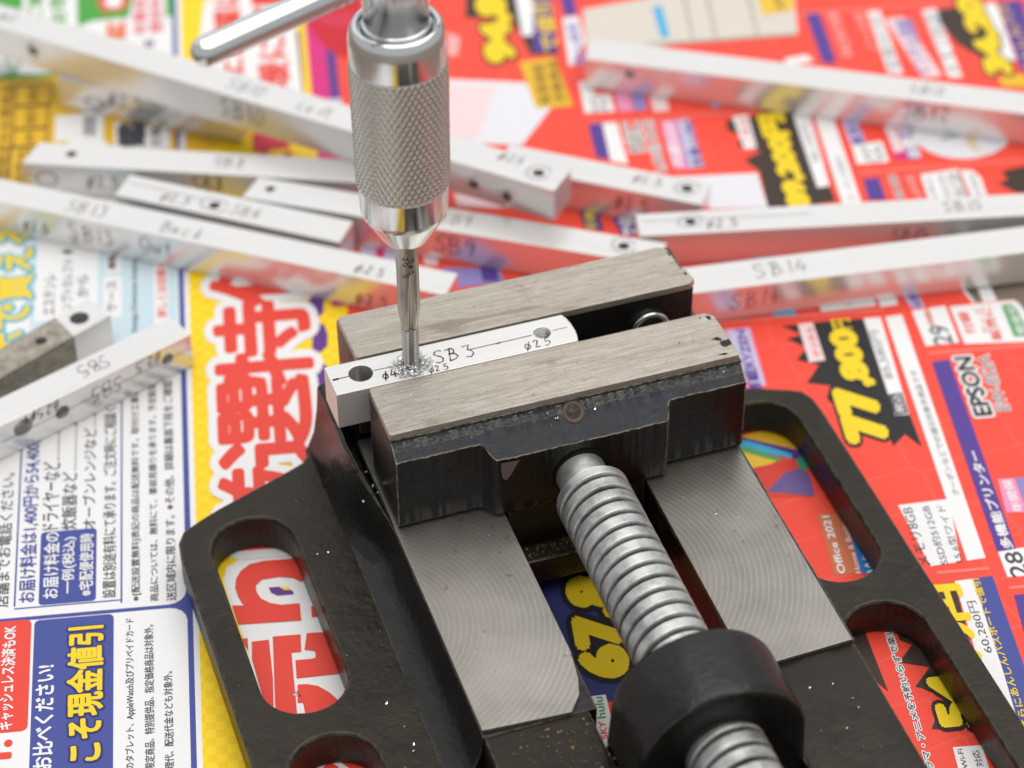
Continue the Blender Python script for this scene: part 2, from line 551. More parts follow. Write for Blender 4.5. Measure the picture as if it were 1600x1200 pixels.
# big colour fields
ink_poly('red_field', [(-150, 1.2), (-150, -134.4), (50.8, -134.4), (53.1, -134.1), (53.9, -133.1), (53.9, -125.0), (60, -123.4), (86, -123.2), (86.1, -190), (215, -190), (215, 1.2)], 'red', 0.5, redfield_mat())
ink_poly('yellow_field', rrect(-150, 1.2, 215, 33.0, 0), 'yellow', 0.6, checker_mat())
ink_poly('blue_field', rrect(-150, 34.0, 215, 100, 0), 'blue', 0.5)
ink_poly('white_panel', rrect(-160, 35.0, -12.0, 105, 3.2), 'white', 1)
ink_poly('white_panel', rrect(-11.1, 35.1, 122, 105, 3.2), 'white', 1)
ink_poly('white_panel', rrect(123, 35.1, 225, 105, 3.2), 'white', 1)

ITEMS = [
('T', 'L', 'lettering', 'blue', 3, 'お届け料金は1,400円から54,400円', -7.6, 61.89, 37.1, 65.11, 0.02, None, 0),
('T', 'L', 'lettering', 'ink', 3, '店舗までお電話ください。', -8.3, 66.7, 26.7, 69.2, 0.01, None, 0),
('R', 'L', 'panel', 'blue', 2, -8.6, 51.2, 10.0, 61.4, 0.8),
('T', 'L', 'lettering', 'white', 4, 'お届け料金の', -7.2, 57.9, 9.7, 60.8, 0.02, None, 0),
('T', 'L', 'lettering', 'white', 4, '一例(税込)', -6.3, 54.8, 8.1, 57.4, 0.02, None, 0),
('T', 'L', 'lettering', 'white', 4, '※宅配便使用時', -7.3, 51.7, 8.6, 54.3, 0.02, None, 0),
('T', 'L', 'lettering', 'ink', 3, 'ドライヤーなど………2', 10.5, 58.2, 38.5, 61.4, 0.01, None, 0),
('T', 'L', 'lettering', 'ink', 3, '炊飯器など…………2', 10.1, 54.9, 39.9, 57.8, 0.01, None, 0),
('T', 'L', 'lettering', 'ink', 3, 'オーブンレンジなど…2,2', 9.9, 51.3, 44.4, 53.9, 0.01, None, 0),
('T', 'L', 'lettering', 'ink', 3, '設置は別途有料にて承ります。ご注文時にご相談くだ', -8.2, 47.6, 45.9, 50.1, 0.01, None, 0),
('T', 'L', 'lettering', 'ink', 3, '※[配送設置無料]表記の商品は配送無料です。取付け工事費', -9.6, 43.1, 47.8, 44.9, 0.01, None, 0),
('T', 'L', 'lettering', 'ink', 3, '商品については、無料にて、事前見積りを承ります。予定配達', -10.0, 40.0, 49.3, 41.6, 0.01, None, 0),
('T', 'L', 'lettering', 'ink', 3, '送区域内に限ります。※その他、詳細は裏面下段をご確認', -10.3, 36.8, 49.6, 38.7, 0.01, None, 0),
('R', 'L', 'rule', 'blue', 2, -8.4, 65.49, 34.1, 65.81, 0),
('R', 'L', 'rule', 'blue', 2, -9.11, 46.7, -8.79, 65.7, 0),
('R', 'L', 'rule', 'blue', 2, -9.7, 46.49, 45.8, 46.81, 0),
('R', 'L', 'panel', 'red', 2, -37.9, 62.5, -11.8, 74.2, 1.2),
('T', 'L', 'lettering', 'white', 4, 'キャッシュレス決済もOK', -37.3, 65.0, -13.2, 67.6, 0.03, None, 0),
('T', 'L', 'lettering', 'red', 3, '1.11.', -52.9, 64.92, -39.5, 70.18, 0.05, None, 0),
('R', 'L', 'panel', 'blue', 2, -57.9, 48.0, -12.2, 62.0, 1.0),
('T', 'L', 'lettering', 'white', 4, 'お比べください!', -47.0, 58.1, -23.3, 61.5, 0.03, None, 0),
('T', 'L', 'lettering', 'yellow', 5, 'どこよりこそ現金値引', -67.6, 49.69, -14.8, 56.11, 0.035, 'navy', 0.06),
('T', 'L', 'lettering', 'ink', 3, 'のタブレット、AppleWatch及びプリペイドカード', -48.4, 44.2, -13.7, 46.0, 0.01, None, 0),
('T', 'L', 'lettering', 'ink', 3, '限定商品、特別提供品、指定価格商品は対象外。', -48.8, 41.0, -15.7, 42.7, 0.01, None, 0),
('T', 'L', 'lettering', 'ink', 3, '理代、配送代金なども対象外。', -49.2, 37.8, -27.2, 39.4, 0.01, None, 0),
('R', 'L', 'panel', 'paleblue', 2, 60.0, 35.5, 103.7, 65.1, 0),
('R', 'L', 'panel', 'white', 3, 70.8, 51.5, 98.7, 64.3, 0),
('R', 'L', 'panel', 'white', 3, 84.6, 46.9, 91.0, 50.0, 0.5),
('R', 'L', 'panel', 'white', 3, 70.2, 46.7, 83.6, 50.5, 0.5),
('T', 'L', 'lettering', 'ink', 4, 'ケース', 72.1, 47.68, 82.0, 49.82, 0.01, None, 0),
('T', 'L', 'lettering', 'ink', 4, '機種', 85.8, 47.9, 90.3, 49.6, 0.02, None, 0),
('T', 'L', 'lettering', 'ink', 4, 'http://www.keitai', 65.3, 43.2, 89.5, 44.8, 0.01, None, 0),
('R', 'L', 'panel', 'white', 3, 65.8, 37.4, 87.2, 40.2, 0),
('T', 'L', 'lettering', 'red', 4, '詳しくは店頭へ', 69.1, 37.6, 87.1, 39.6, 0.02, None, 0),
('T', 'L', 'lettering', 'ink', 4, 'エステンレ', 72.6, 60.1, 85.7, 62.5, 0.01, None, 0),
('T', 'L', 'lettering', 'ink', 4, 'ンプトカレフト', 73.8, 56.7, 90.3, 59.0, 0.01, None, 0),
('T', 'L', 'lettering', 'ink', 4, 'から', 77.5, 53.57, 84.5, 55.83, 0.01, None, 0),
('P', 'L', 'colour_patch', 'ink', 4, [(93.0, 59.3), (93.6, 58.0), (92.7, 56.5), (91.9, 58.0)]),
('T', 'L', 'lettering', 'yellow', 5, 'スマホで買える', 42.2, 64.7, 103.7, 72.9, 0.03, 'cyan', 0.07),
('T', 'H', 'lettering', 'red', 6, '価', 69.9, 7.9, 96.6, 29.0, 0.03, 'white', 0.085),
('T', 'H', 'lettering', 'red', 6, '特', 44.8, 8.8, 72.0, 28.5, 0.03, 'white', 0.085),
('T', 'H', 'lettering', 'red', 6, '選', 21.8, 9.7, 48.7, 28.5, 0.03, 'white', 0.085),
('T', 'H', 'lettering', 'red', 6, '厳', -1.5, 10.1, 23.4, 28.8, 0.03, 'white', 0.085),
('T', 'H', 'lettering', 'red', 6, '初', -61.6, 5.1, -39.4, 23.8, 0.03, 'white', 0.085),
('P', 'H', 'lettering_outline', 'white', 1.5, [(-3.0, 27.7), (-1.0, 24.8), (0.5, 21.1), (0.6, 16.4), (-4.7, 5.0), (-42.2, 0.9), (-39.6, 22.7), (-21.3, 25.1), (-12.3, 27.3), (-6.5, 28.4)]),
('P', 'H', 'lettering', 'red', 6, [(-12.8, 27.0), (-13.1, 24.9), (-10.9, 25.8), (-8.6, 26.3), (-6.4, 26.1), (-4.4, 25.2), (-2.9, 23.5), (-2.3, 20.7), (-2.4, 17.7), (-2.4, 15.1), (-4.1, 12.9), (-7.2, 11.0), (-8.4, 14.5), (-7.3, 15.8), (-6.7, 18.3), (-7.0, 21.4), (-8.4, 22.6), (-10.0, 22.5), (-11.7, 21.8), (-13.0, 20.2), (-13.7, 18.2), (-13.7, 15.0), (-17.9, 14.9), (-17.6, 26.0)]),
('P', 'H', 'lettering', 'red', 6, [(-14.7, 13.0), (-14.8, 9.6), (-17.6, 8.6), (-17.3, 13.0)]),
('P', 'H', 'lettering', 'red', 6, [(-21.1, 25.7), (-21.1, 24.5), (-24.0, 24.5), (-23.2, 24.8)]),
('P', 'H', 'lettering', 'red', 6, [(-22.0, 23.8), (-21.9, 20.8), (-31.0, 20.5), (-39.8, 20.7), (-39.7, 21.7), (-33.4, 22.7), (-26.1, 23.9)]),
('P', 'H', 'lettering', 'red', 6, [(-21.2, 20.1), (-21.3, 15.2), (-25.4, 15.3), (-25.4, 17.0), (-31.4, 16.9), (-35.3, 16.8), (-40.3, 16.7), (-39.8, 20.4), (-28.0, 20.2)]),
('P', 'H', 'lettering', 'red', 6, [(-21.1, 14.1), (-21.3, 9.8), (-24.6, 8.6), (-31.3, 8.3), (-31.5, 16.4), (-27.3, 16.4), (-27.3, 13.5), (-27.1, 12.9), (-25.9, 12.8), (-25.4, 13.1), (-25.0, 14.7)]),
('P', 'H', 'lettering', 'red', 6, [(-33.0, 16.3), (-33.1, 14.7), (-33.7, 12.9), (-35.4, 11.0), (-37.3, 9.6), (-41.1, 9.6), (-40.5, 15.3), (-37.2, 15.6), (-37.1, 16.5)]),
('P', 'H', 'colour_patch', 'purple', 2, [(74.3, 8.5), (73.6, 6.2), (70.3, 5.8), (66.7, 6.1), (64.8, 7.5), (64.6, 9.3)]),
('P', 'H', 'colour_patch', 'purple', 2, [(63.7, 8.3), (63.0, 6.1), (59.8, 5.6), (56.2, 5.9), (54.5, 7.3), (54.3, 9.1)]),
('P', 'H', 'colour_patch', 'purple', 2, [(51.3, 8.8), (50.7, 6.5), (47.5, 6.1), (44.1, 6.4), (42.4, 7.8), (42.2, 9.5)]),
('P', 'H', 'colour_patch', 'purple', 7, [(-9.2, 20.3), (-9.2, 18.5), (-10.2, 17.6), (-10.5, 16.1), (-11.3, 15.9), (-11.3, 18.8), (-10.5, 19.9)]),
('P', 'H', 'colour_patch', 'yellow', 8, [(-9.2, 18.6), (-9.5, 16.8), (-10.2, 16.3), (-10.3, 17.4)]),
('P', 'U', 'colour_patch', 'white', 2, [(184.7, 27.4), (186.7, 16.8), (193.4, 7.7), (171.3, 6.7), (143.4, 6.4), (136.8, 16.9), (151.4, 30.8), (171.4, 28.6)]),
('T', 'U', 'lettering', 'red', 4, '土日曜は', 150.1, 18.99, 190.4, 25.51, 0.03, None, 0),
('T', 'U', 'lettering', 'red', 4, '暖にご来', 146.7, 8.76, 191.6, 16.04, 0.03, None, 0),
('R', 'U', 'panel', 'red', 3, 181.0, 6.2, 190.0, 16.4, 0),
('P', 'U', 'colour_patch', 'purple', 3, [(169.7, 6.5), (169.9, 5.7), (156.5, 5.7), (143.1, 6.0), (144.4, 6.3), (155.5, 6.3)]),
('P', 'U', 'colour_patch', 'green', 3, [(199.6, 57.7), (197.9, 43.3), (179.8, 45.1), (179.5, 53.4), (177.5, 57.0)]),
('P', 'U', 'colour_patch', 'red', 4, [(186.8, 52.7), (191.0, 51.1), (190.4, 46.3), (185.8, 45.1), (182.5, 47.2), (183.2, 50.2), (179.3, 51.9), (183.0, 50.8)]),
('P', 'U', 'colour_patch', 'white', 5, [(186.3, 51.1), (189.7, 49.9), (189.4, 47.2), (185.7, 46.6), (184.0, 48.1), (184.5, 49.9)]),
('P', 'U', 'colour_patch', 'green', 3, [(196.6, 78.3), (195.6, 70.3), (186.2, 70.0), (188.6, 76.5)]),
('T', 'U', 'lettering', 'green', 4, 'ご案内', 181.9, 65.29, 198.7, 68.91, 0.02, None, 0),
('T', 'U', 'lettering', 'green', 4, 'お早め', 179.1, 59.61, 198.0, 63.69, 0.02, None, 0),
('T', 'U', 'lettering', 'orange', 4, '紅', 171.0, 45.72, 178.5, 50.58, 0.06, None, 0),
('T', 'U', 'lettering', 'pinkred', 4, '年賀状印刷', 172.2, 40.83, 197.9, 44.17, 0.02, None, 0),
('T', 'U', 'lettering', 'pinkred', 4, '受付中です', 172.5, 37.14, 197.4, 40.36, 0.03, None, 0),
('T', 'U', 'lettering', 'purple', 4, '㍿', 166.9, 39.3, 169.8, 41.6, 0.01, None, 0),
('R', 'U', 'panel', 'green', 3, 179.1, 34.9, 191.4, 36.5, 0),
('P', 'U', 'colour_patch', 'amber', 3, [(157.2, 78.2), (157.6, 74.0), (157.4, 65.3), (158.3, 60.2), (148.4, 30.9), (125.8, 25.7), (124.7, 30.2), (131.8, 58.6), (91.5, 75.6)]),
('P', 'U', 'colour_patch', 'green', 4, [(159.3, 78.3), (159.5, 74.0), (159.0, 65.4), (159.2, 61.1), (158.3, 60.2), (157.4, 65.3), (157.6, 74.0), (157.2, 78.2)]),
('T', 'U', 'lettering', 'green', 4, 'みどり', 158.7, 69.92, 167.5, 73.48, 0.02, None, 0),
('R', 'U', 'panel', 'brown', 4, 146.3, 62.4, 155.3, 70.7, 0.6),
('R', 'U', 'panel', 'amber', 5, 147.1, 62.7, 154.5, 70.3, 0.4),
('T', 'U', 'lettering', 'brown', 6, '期間中', 147.9, 65.38, 153.7, 67.72, 0, None, 0),
('R', 'U', 'panel', 'brown', 4, 137.6, 62.9, 146.8, 70.7, 0.6),
('R', 'U', 'panel', 'amber', 5, 138.3, 63.3, 146.0, 70.4, 0.4),
('T', 'U', 'lettering', 'brown', 6, '期間中', 139.1, 65.61, 145.2, 68.09, 0, None, 0),
('R', 'U', 'panel', 'brown', 4, 130.9, 63.0, 138.0, 70.8, 0.6),
('R', 'U', 'panel', 'amber', 5, 131.6, 63.4, 137.3, 70.4, 0.4),
('T', 'U', 'lettering', 'brown', 6, '期間中', 132.4, 66.07, 136.5, 67.73, 0, None, 0),
('R', 'U', 'panel', 'brown', 4, 115.6, 63.5, 131.4, 71.1, 0.6),
('R', 'U', 'panel', 'amber', 5, 116.3, 63.9, 130.6, 70.7, 0.4),
('T', 'U', 'lettering', 'brown', 6, '期間中', 117.0, 64.69, 129.9, 69.91, 0, None, 0),
('T', 'U', 'lettering', 'brown', 4, '期間限定のお買得品', 115.1, 70.84, 155.7, 73.76, 0.01, None, 0),
('R', 'U', 'panel', 'white', 4, 132.2, 50.8, 142.0, 61.4, 0.3),
('R', 'U', 'panel', 'ink', 5, 133.7, 54.7, 141.0, 55.1, 0),
('R', 'U', 'panel', 'ink', 5, 133.6, 54.0, 140.9, 54.4, 0),
('R', 'U', 'panel', 'ink', 5, 133.5, 53.3, 140.8, 53.7, 0),
('R', 'U', 'panel', 'ink', 5, 133.4, 52.6, 140.7, 53.0, 0),
('P', 'U', 'colour_patch', 'white', 4, [(131.8, 58.6), (133.4, 56.4), (132.7, 51.1), (129.7, 49.7), (127.4, 50.2), (128.4, 58.0)]),
('P', 'U', 'colour_patch', 'white', 4, [(138.2, 48.4), (133.8, 36.2), (126.6, 36.3), (128.6, 48.4)]),
('T', 'U', 'lettering', 'ink', 5, '鑑', 127.9, 41.49, 137.8, 47.91, 0.05, None, 0),
('T', 'U', 'lettering', 'ink', 5, '定書', 127.6, 38.18, 134.8, 40.52, 0.01, None, 0),
('P', 'U', 'colour_patch', 'indigo', 4, [(132.7, 35.0), (132.6, 34.0), (125.9, 34.2), (126.0, 34.9)]),
('P', 'U', 'colour_patch', 'white', 4, [(132.6, 34.0), (132.4, 32.7), (125.8, 33.0), (125.9, 34.2)]),
('R', 'H', 'panel', 'magenta', 2, 68.3, -1.5, 198.0, 4.3, 0),
('R', 'H', 'panel', 'purple', 3, 140.6, -2.1, 161.0, 0.2, 0),
('R', 'H', 'panel', 'lavender', 3, 129.6, -2.2, 141.0, 1.1, 0),
('P', 'H', 'colour_patch', 'darkred', 3, [(172.0, 3.7), (185.7, -9.2), (169.3, -9.8), (156.3, -4.2), (161.5, 0.1)]),
('P', 'H', 'colour_patch', 'crimson', 4, [(174.4, 1.2), (176.2, -6.1), (171.6, -8.2), (169.1, -4.5), (171.0, 0.2)]),
('T', 'H', 'lettering', 'crimson', 4, '冬の家電', 97.5, 9.0, 130.9, 18.6, 0.04, None, 0),
('R', 'R', 'rule', 'linepink', 2, 39.3, -144.8, 40.0, -112.3, 0.3),
('R', 'R', 'rule', 'linepink', 2, 53.7, -106.3, 54.4, -61.9, 0.3),
('R', 'R', 'rule', 'linepink', 2, 162.0, -173.9, 162.7, -111.0, 0.3),
('R', 'R', 'rule', 'linepink', 2, 99.5, -156.9, 100.2, -111.5, 0.3),
('R', 'R', 'rule', 'linepink', 2, 124.7, -103.0, 125.3, -55.8, 0.3),
('R', 'R', 'rule', 'linepink', 2, -20.1, -109.4, -19.4, -99.7, 0.3),
('R', 'R', 'rule', 'linepink', 2, -25.3, -126.2, -24.6, -111.7, 0.3),
('P', 'R', 'burst', 'black', 2, [(51.4, -85.1), (51.5, -88.6), (51.8, -93.1), (51.7, -101.9), (39.0, -102.4), (22.4, -104.6), (13.2, -104.8), (17.1, -102.4), (14.1, -99.5), (19.1, -99.0), (17.4, -95.2), (21.1, -95.4), (19.7, -93.6), (29.0, -89.7), (32.6, -91.1), (33.9, -86.8), (38.9, -90.2), (40.9, -86.1), (44.3, -88.9), (47.4, -85.4), (48.3, -88.8)]),
('T', 'R', 'price', 'yellow', 5, '77', 15.3, -99.56, 31.8, -90.94, 0.09, 'black', 0.05),
('T', 'R', 'price', 'yellow', 5, ',800', 31.2, -100.2, 49.0, -93.8, 0.08, 'black', 0.05),
('T', 'R', 'price', 'yellow', 5, '円', 48.8, -99.09, 52.0, -95.21, 0.02, None, 0),
('P', 'R', 'colour_patch', 'pinkwhite', 4, [(51.5, -88.4), (51.6, -91.5), (40.0, -91.7), (39.7, -88.4)]),
('T', 'R', 'lettering', 'red', 6, 'デジタル', 41.1, -91.16, 50.5, -89.64, 0.01, None, 0),
('P', 'R', 'colour_patch', 'white', 3, [(51.7, -101.9), (51.7, -105.4), (22.5, -104.5), (22.5, -101.7)]),
('T', 'R', 'lettering', 'greyink', 5, '85,580円', 33.1, -104.05, 47.6, -102.05, 0, None, 0),
('P', 'R', 'colour_patch', 'ink', 5, [(28.5, -101.5), (28.8, -104.4), (22.9, -104.4), (22.6, -101.8)]),
('T', 'R', 'lettering', 'white', 6, '税込', 23.1, -104.0, 28.4, -102.1, 0.01, None, 0),
('P', 'R', 'colour_patch', 'white', 2, [(51.7, -106.4), (52.0, -109.9), (-17.1, -109.4), (-17.4, -105.9)]),
('T', 'R', 'lettering', 'greyink', 3, 'クーポンなどでの値引対象外商品です', -0.6, -108.83, 35.1, -107.47, 0.01, None, 0),
('P', 'R', 'colour_patch', 'lilac', 2, [(57.8, -111.5), (58.5, -114.5), (53.7, -115.0), (53.6, -112.3)]),
('T', 'R', 'lettering', 'indigo', 3, '込税', 53.8, -114.5, 58.0, -112.4, 0.03, None, 0),
('P', 'R', 'colour_patch', 'white', 2, [(52.9, -112.1), (53.7, -119.2), (42.2, -119.3), (41.9, -112.4)]),
('T', 'R', 'lettering', 'red', 3, '本体価格は', 47.8, -115.79, 53.5, -114.41, 0.02, None, 0),
('T', 'R', 'lettering', 'ink', 3, '29', 42.0, -118.1, 47.7, -114.2, 0.01, None, 0),
('P', 'R', 'colour_patch', 'white', 2, [(53.3, -120.0), (53.7, -133.5), (51.2, -134.6), (40.6, -135.3), (41.6, -120.2)]),
('T', 'R', 'lettering', 'red', 3, '付録', 44.5, -123.32, 51.4, -121.08, 0.02, None, 0),
('T', 'R', 'lettering', 'red', 3, '販売に', 41.9, -128.24, 52.5, -125.96, 0.02, None, 0),
('T', 'R', 'lettering', 'red', 3, 'カード', 44.1, -126.39, 52.3, -124.61, 0.0, None, 0),
('P', 'R', 'colour_patch', 'leafgreen', 3, [(52.5, -130.5), (52.7, -132.5), (51.3, -133.3), (42.4, -134.0), (42.5, -130.5)]),
('T', 'R', 'lettering', 'white', 4, '使用可', 42.9, -133.34, 52.1, -131.36, 0.01, None, 0),
('P', 'R', 'colour_patch', 'indigo', 2, [(37.1, -112.4), (37.4, -116.0), (-15.6, -115.5), (-15.7, -111.9)]),
('T', 'R', 'lettering', 'white', 4, '多機能プリンター', -15.4, -115.12, 10.9, -112.98, 0.03, None, 0),
('T', 'R', 'lettering', 'black', 4, 'EPSON', 20.3, -120.58, 37.8, -116.92, 0.035, 'white', 0.1),
('T', 'R', 'lettering', 'ink2', 4, 'EW-052A', 21.4, -124.13, 37.9, -121.67, 0, 'white', 0.06),
('P', 'R', 'colour_patch', 'pink', 3, [(2.8, -116.8), (2.7, -120.0), (-6.4, -120.1), (-6.2, -116.1)]),
('P', 'R', 'colour_patch', 'periwinkle', 3, [(2.7, -120.1), (2.6, -123.3), (-6.8, -123.3), (-6.4, -120.2)]),
('T', 'R', 'lettering', 'white', 4, '年間保', -6.3, -119.34, 2.4, -117.46, 0.02, None, 0),
('P', 'R', 'colour_patch', 'lilac', 2, [(51.4, -73.9), (51.6, -78.3), (34.1, -78.5), (34.5, -75.4)]),
('T', 'R', 'lettering', 'indigo', 4, '搭載RYZEN', 31.7, -77.74, 51.2, -75.26, 0.02, None, 0),
('P', 'R', 'colour_patch', 'pink', 1, [(51.8, -73.3), (51.8, -78.8), (34.1, -78.8), (33.9, -74.8)]),
('T', 'R', 'lettering', 'indigo', 4, 'デュアル', 34.4, -75.85, 42.6, -73.35, 0.0, None, 0),
('P', 'R', 'picture', 'amber', 2, [(19.7, -70.1), (20.7, -72.6), (21.4, -76.4), (19.9, -79.1), (15.0, -81.5), (17.5, -76.4)]),
('P', 'R', 'picture', 'indigo', 3, [(20.5, -70.3), (17.4, -76.4), (15.1, -81.1), (11.0, -83.6), (12.8, -80.3), (19.1, -70.0)]),
('P', 'R', 'picture', 'sky', 4, [(19.1, -70.0), (18.9, -72.2), (14.2, -79.8), (12.9, -79.6), (17.5, -69.7)]),
('P', 'R', 'picture', 'leafgreen', 5, [(17.7, -69.8), (17.0, -71.9), (13.1, -77.8), (12.4, -76.9), (16.5, -69.6)]),
('P', 'R', 'picture', 'gold', 4, [(16.9, -69.6), (16.4, -71.8), (12.9, -77.4), (11.9, -75.3), (10.6, -68.5)]),
('P', 'R', 'picture', 'red2', 3, [(10.6, -68.5), (11.9, -75.3), (12.7, -81.0), (8.3, -82.0), (2.3, -81.9), (4.1, -67.3)]),
('P', 'R', 'picture', 'violet', 4, [(9.1, -77.4), (10.3, -80.6), (8.3, -82.0), (2.3, -81.9), (4.7, -73.2)]),
('P', 'R', 'picture', 'teal', 5, [(12.3, -80.2), (13.9, -82.0), (12.0, -82.5), (9.6, -82.1), (9.8, -80.5)]),
('P', 'R', 'colour_patch', 'officeorange', 2, [(-2.3, -81.4), (-2.8, -85.9), (-18.2, -85.5), (-18.1, -81.3)]),
('T', 'R', 'lettering', 'white', 3, 'Office 2021', -17.9, -83.46, -3.0, -82.04, 0.02, None, 0),
('T', 'R', 'lettering', 'white', 3, 'Home & Business', -18.2, -86.23, -2.9, -85.17, 0.01, None, 0),
('P', 'R', 'colour_patch', 'msblue', 2, [(-2.9, -86.3), (-3.3, -89.9), (-18.7, -89.5), (-18.3, -86.2)]),
('T', 'R', 'lettering', 'white', 3, 'Windows 11', -18.5, -89.21, 0.9, -87.19, 0.01, None, 0),
('P', 'R', 'colour_patch', 'white', 2, [(-1.8, -96.7), (-1.3, -106.5), (-17.5, -104.7), (-18.0, -99.0)]),
('T', 'R', 'lettering', 'ink', 3, 'メモリ8GB', -17.8, -99.16, -2.6, -97.14, 0, None, 0),
('T', 'R', 'lettering', 'ink', 3, 'SSD約512GB', -17.9, -102.43, -2.7, -100.77, 0, None, 0),
('T', 'R', 'lettering', 'ink', 3, '15.6型ワイド', -17.6, -105.14, -2.8, -103.66, 0, None, 0),
('P', 'R', 'colour_patch', 'white', 2, [(-15.9, -112.0), (-15.3, -116.9), (-22.4, -118.2), (-22.3, -112.1)]),
('T', 'R', 'lettering', 'ink', 3, '28', -22.5, -116.15, -16.2, -112.85, 0.01, None, 0),
('P', 'R', 'burst', 'blackbrown', 2, [(-22.8, -94.3), (-22.4, -102.3), (-36.9, -101.5), (-51.8, -99.7), (-41.4, -96.5)]),
('T', 'R', 'price', 'yellow', 5, '79円', -42.0, -103.24, -22.7, -97.66, 0.06, None, 0),
('P', 'R', 'colour_patch', 'white', 3, [(-22.2, -102.4), (-22.0, -105.8), (-44.5, -105.5), (-57.3, -105.0), (-56.9, -101.4), (-47.1, -101.6)]),
('T', 'R', 'lettering', 'ink', 4, '60,280円', -39.9, -105.01, -27.4, -103.29, 0.0, None, 0),
('P', 'R', 'colour_patch', 'blue', 2, [(-21.9, -106.0), (-21.6, -109.5), (-57.8, -109.4), (-57.2, -104.3)]),
('T', 'R', 'lettering', 'yellow', 4, 'さらにあんしんパスポートで値引', -57.4, -106.91, -22.1, -105.39, 0.02, None, 0),
('P', 'R', 'colour_patch', 'indigo', 2, [(-26.8, -112.1), (-26.7, -115.5), (-53.6, -114.3), (-53.1, -110.3)]),
('P', 'R', 'burst', 'blackbrown', 2, [(-34.7, -80.5), (-31.7, -83.7), (-46.5, -84.7), (-43.3, -82.6)]),
('P', 'R', 'burst', 'blackbrown', 2, [(-32.3, -89.3), (-32.8, -93.2), (-54.4, -95.9), (-56.4, -94.3), (-55.7, -90.1), (-49.1, -93.9), (-46.5, -90.6), (-46.0, -89.6), (-41.9, -93.1), (-40.2, -88.1), (-36.4, -91.2), (-35.0, -89.3)]),
('T', 'R', 'price', 'yellow', 5, '54', -56.4, -98.45, -43.4, -91.65, 0.07, 'black', 0.07),
('T', 'R', 'lettering', 'ink', 4, 'ドラマ・アニメを予約いらずで楽しむ', -66.2, -88.54, -29.8, -87.16, 0.02, 'white', 0.12),
('P', 'R', 'colour_patch', 'white', 3, [(-60.1, -92.7), (-60.2, -97.7), (-67.4, -97.6), (-66.7, -92.4)]),
('T', 'R', 'lettering', 'ink', 4, 'Wi-Fi', -64.9, -94.2, -60.6, -93.3, 0.01, None, 0),
('T', 'R', 'lettering', 'ink', 4, '対応', -64.8, -96.9, -61.2, -95.6, 0.01, None, 0),
('P', 'C', 'colour_patch', 'navyblue', 2, [(-12.0, -27.3), (-8.5, -43.6), (-45.4, -45.7), (-41.7, -31.2), (-23.0, -29.1)]),
('T', 'C', 'price', 'yellow', 5, '67,8', -38.1, -42.7, -12.7, -32.5, 0.08, 'black', 0.09),
('P', 'C', 'colour_patch', 'white', 3, [(-41.7, -31.4), (-41.5, -36.3), (-53.5, -36.7), (-52.8, -30.5)]),
('T', 'C', 'lettering', 'msblue', 4, 'Prime video', -57.6, -32.6, -42.8, -31.1, 0.02, None, 0),
('T', 'C', 'lettering', 'leafgreen', 4, 'hulu', -46.8, -35.65, -41.9, -34.15, 0.02, None, 0),
('T', 'C', 'lettering', 'red', 4, 'SKY', -51.4, -35.35, -47.4, -34.15, 0.02, None, 0),
('P', 'R', 'burst', 'blackbrown', 2, [(122.3, -86.6), (122.8, -92.3), (123.2, -102.3), (90.5, -104.5), (89.9, -99.9), (90.1, -89.7), (103.0, -90.3), (107.3, -87.8), (109.9, -92.1), (112.9, -86.9), (115.8, -89.3), (118.7, -86.0)]),
('T', 'R', 'price', 'yellow', 5, '89,200円', 88.8, -99.7, 123.5, -93.4, 0.09, 'black', 0.06),
('P', 'R', 'colour_patch', 'white', 4, [(123.3, -88.0), (123.7, -91.5), (111.2, -91.3), (111.1, -88.5)]),
('T', 'R', 'lettering', 'red', 5, 'ご来店', 112.5, -91.1, 122.7, -88.9, 0, None, 0),
('P', 'R', 'colour_patch', 'white', 3, [(122.9, -101.5), (122.9, -105.2), (95.9, -104.2), (95.5, -101.5)]),
('T', 'R', 'lettering', 'greyink', 4, '98,120円', 104.5, -104.15, 118.3, -102.25, 0, None, 0),
('P', 'R', 'colour_patch', 'white', 3, [(122.7, -106.1), (121.8, -110.1), (87.6, -109.7), (88.1, -105.6)]),
('T', 'R', 'lettering', 'greyink', 4, 'クーポン対象外', 90.1, -108.8, 106.3, -107.3, 0, None, 0),
('P', 'R', 'colour_patch', 'lilac', 3, [(123.6, -75.7), (123.7, -78.2), (106.0, -78.8), (105.6, -75.7)]),
('T', 'R', 'lettering', 'indigo', 4, '搭載CORE', 106.1, -78.68, 123.1, -76.22, 0.02, None, 0),
('P', 'R', 'colour_patch', 'pink', 2, [(123.5, -72.8), (123.6, -75.7), (105.6, -75.7), (105.6, -72.4)]),
('P', 'R', 'picture', 'whiteb', 2, [(103.3, -68.7), (102.3, -89.7), (90.1, -89.7), (91.3, -73.3), (97.3, -67.8)]),
('P', 'R', 'colour_patch', 'indigo', 2, [(124.2, -55.8), (124.8, -58.9), (111.1, -58.8), (112.0, -56.0)]),
('P', 'R', 'colour_patch', 'white', 2, [(124.5, -59.0), (124.4, -62.2), (108.8, -62.5), (110.4, -58.9)]),
('T', 'R', 'lettering', 'ink2', 3, 'NEC', 113.2, -67.15, 123.8, -63.45, 0.01, 'white', 0.08),
('T', 'R', 'lettering', 'ink2', 3, 'LAVIE N15', 105.7, -70.27, 124.2, -68.13, 0.0, 'white', 0.08),
('P', 'R', 'colour_patch', 'pink', 2, [(123.5, -71.8), (123.7, -75.2), (106.3, -74.8), (106.4, -71.9)]),
('P', 'R', 'colour_patch', 'periwinkle', 2, [(123.1, -75.3), (123.3, -78.7), (106.5, -78.5), (106.3, -75.0)]),
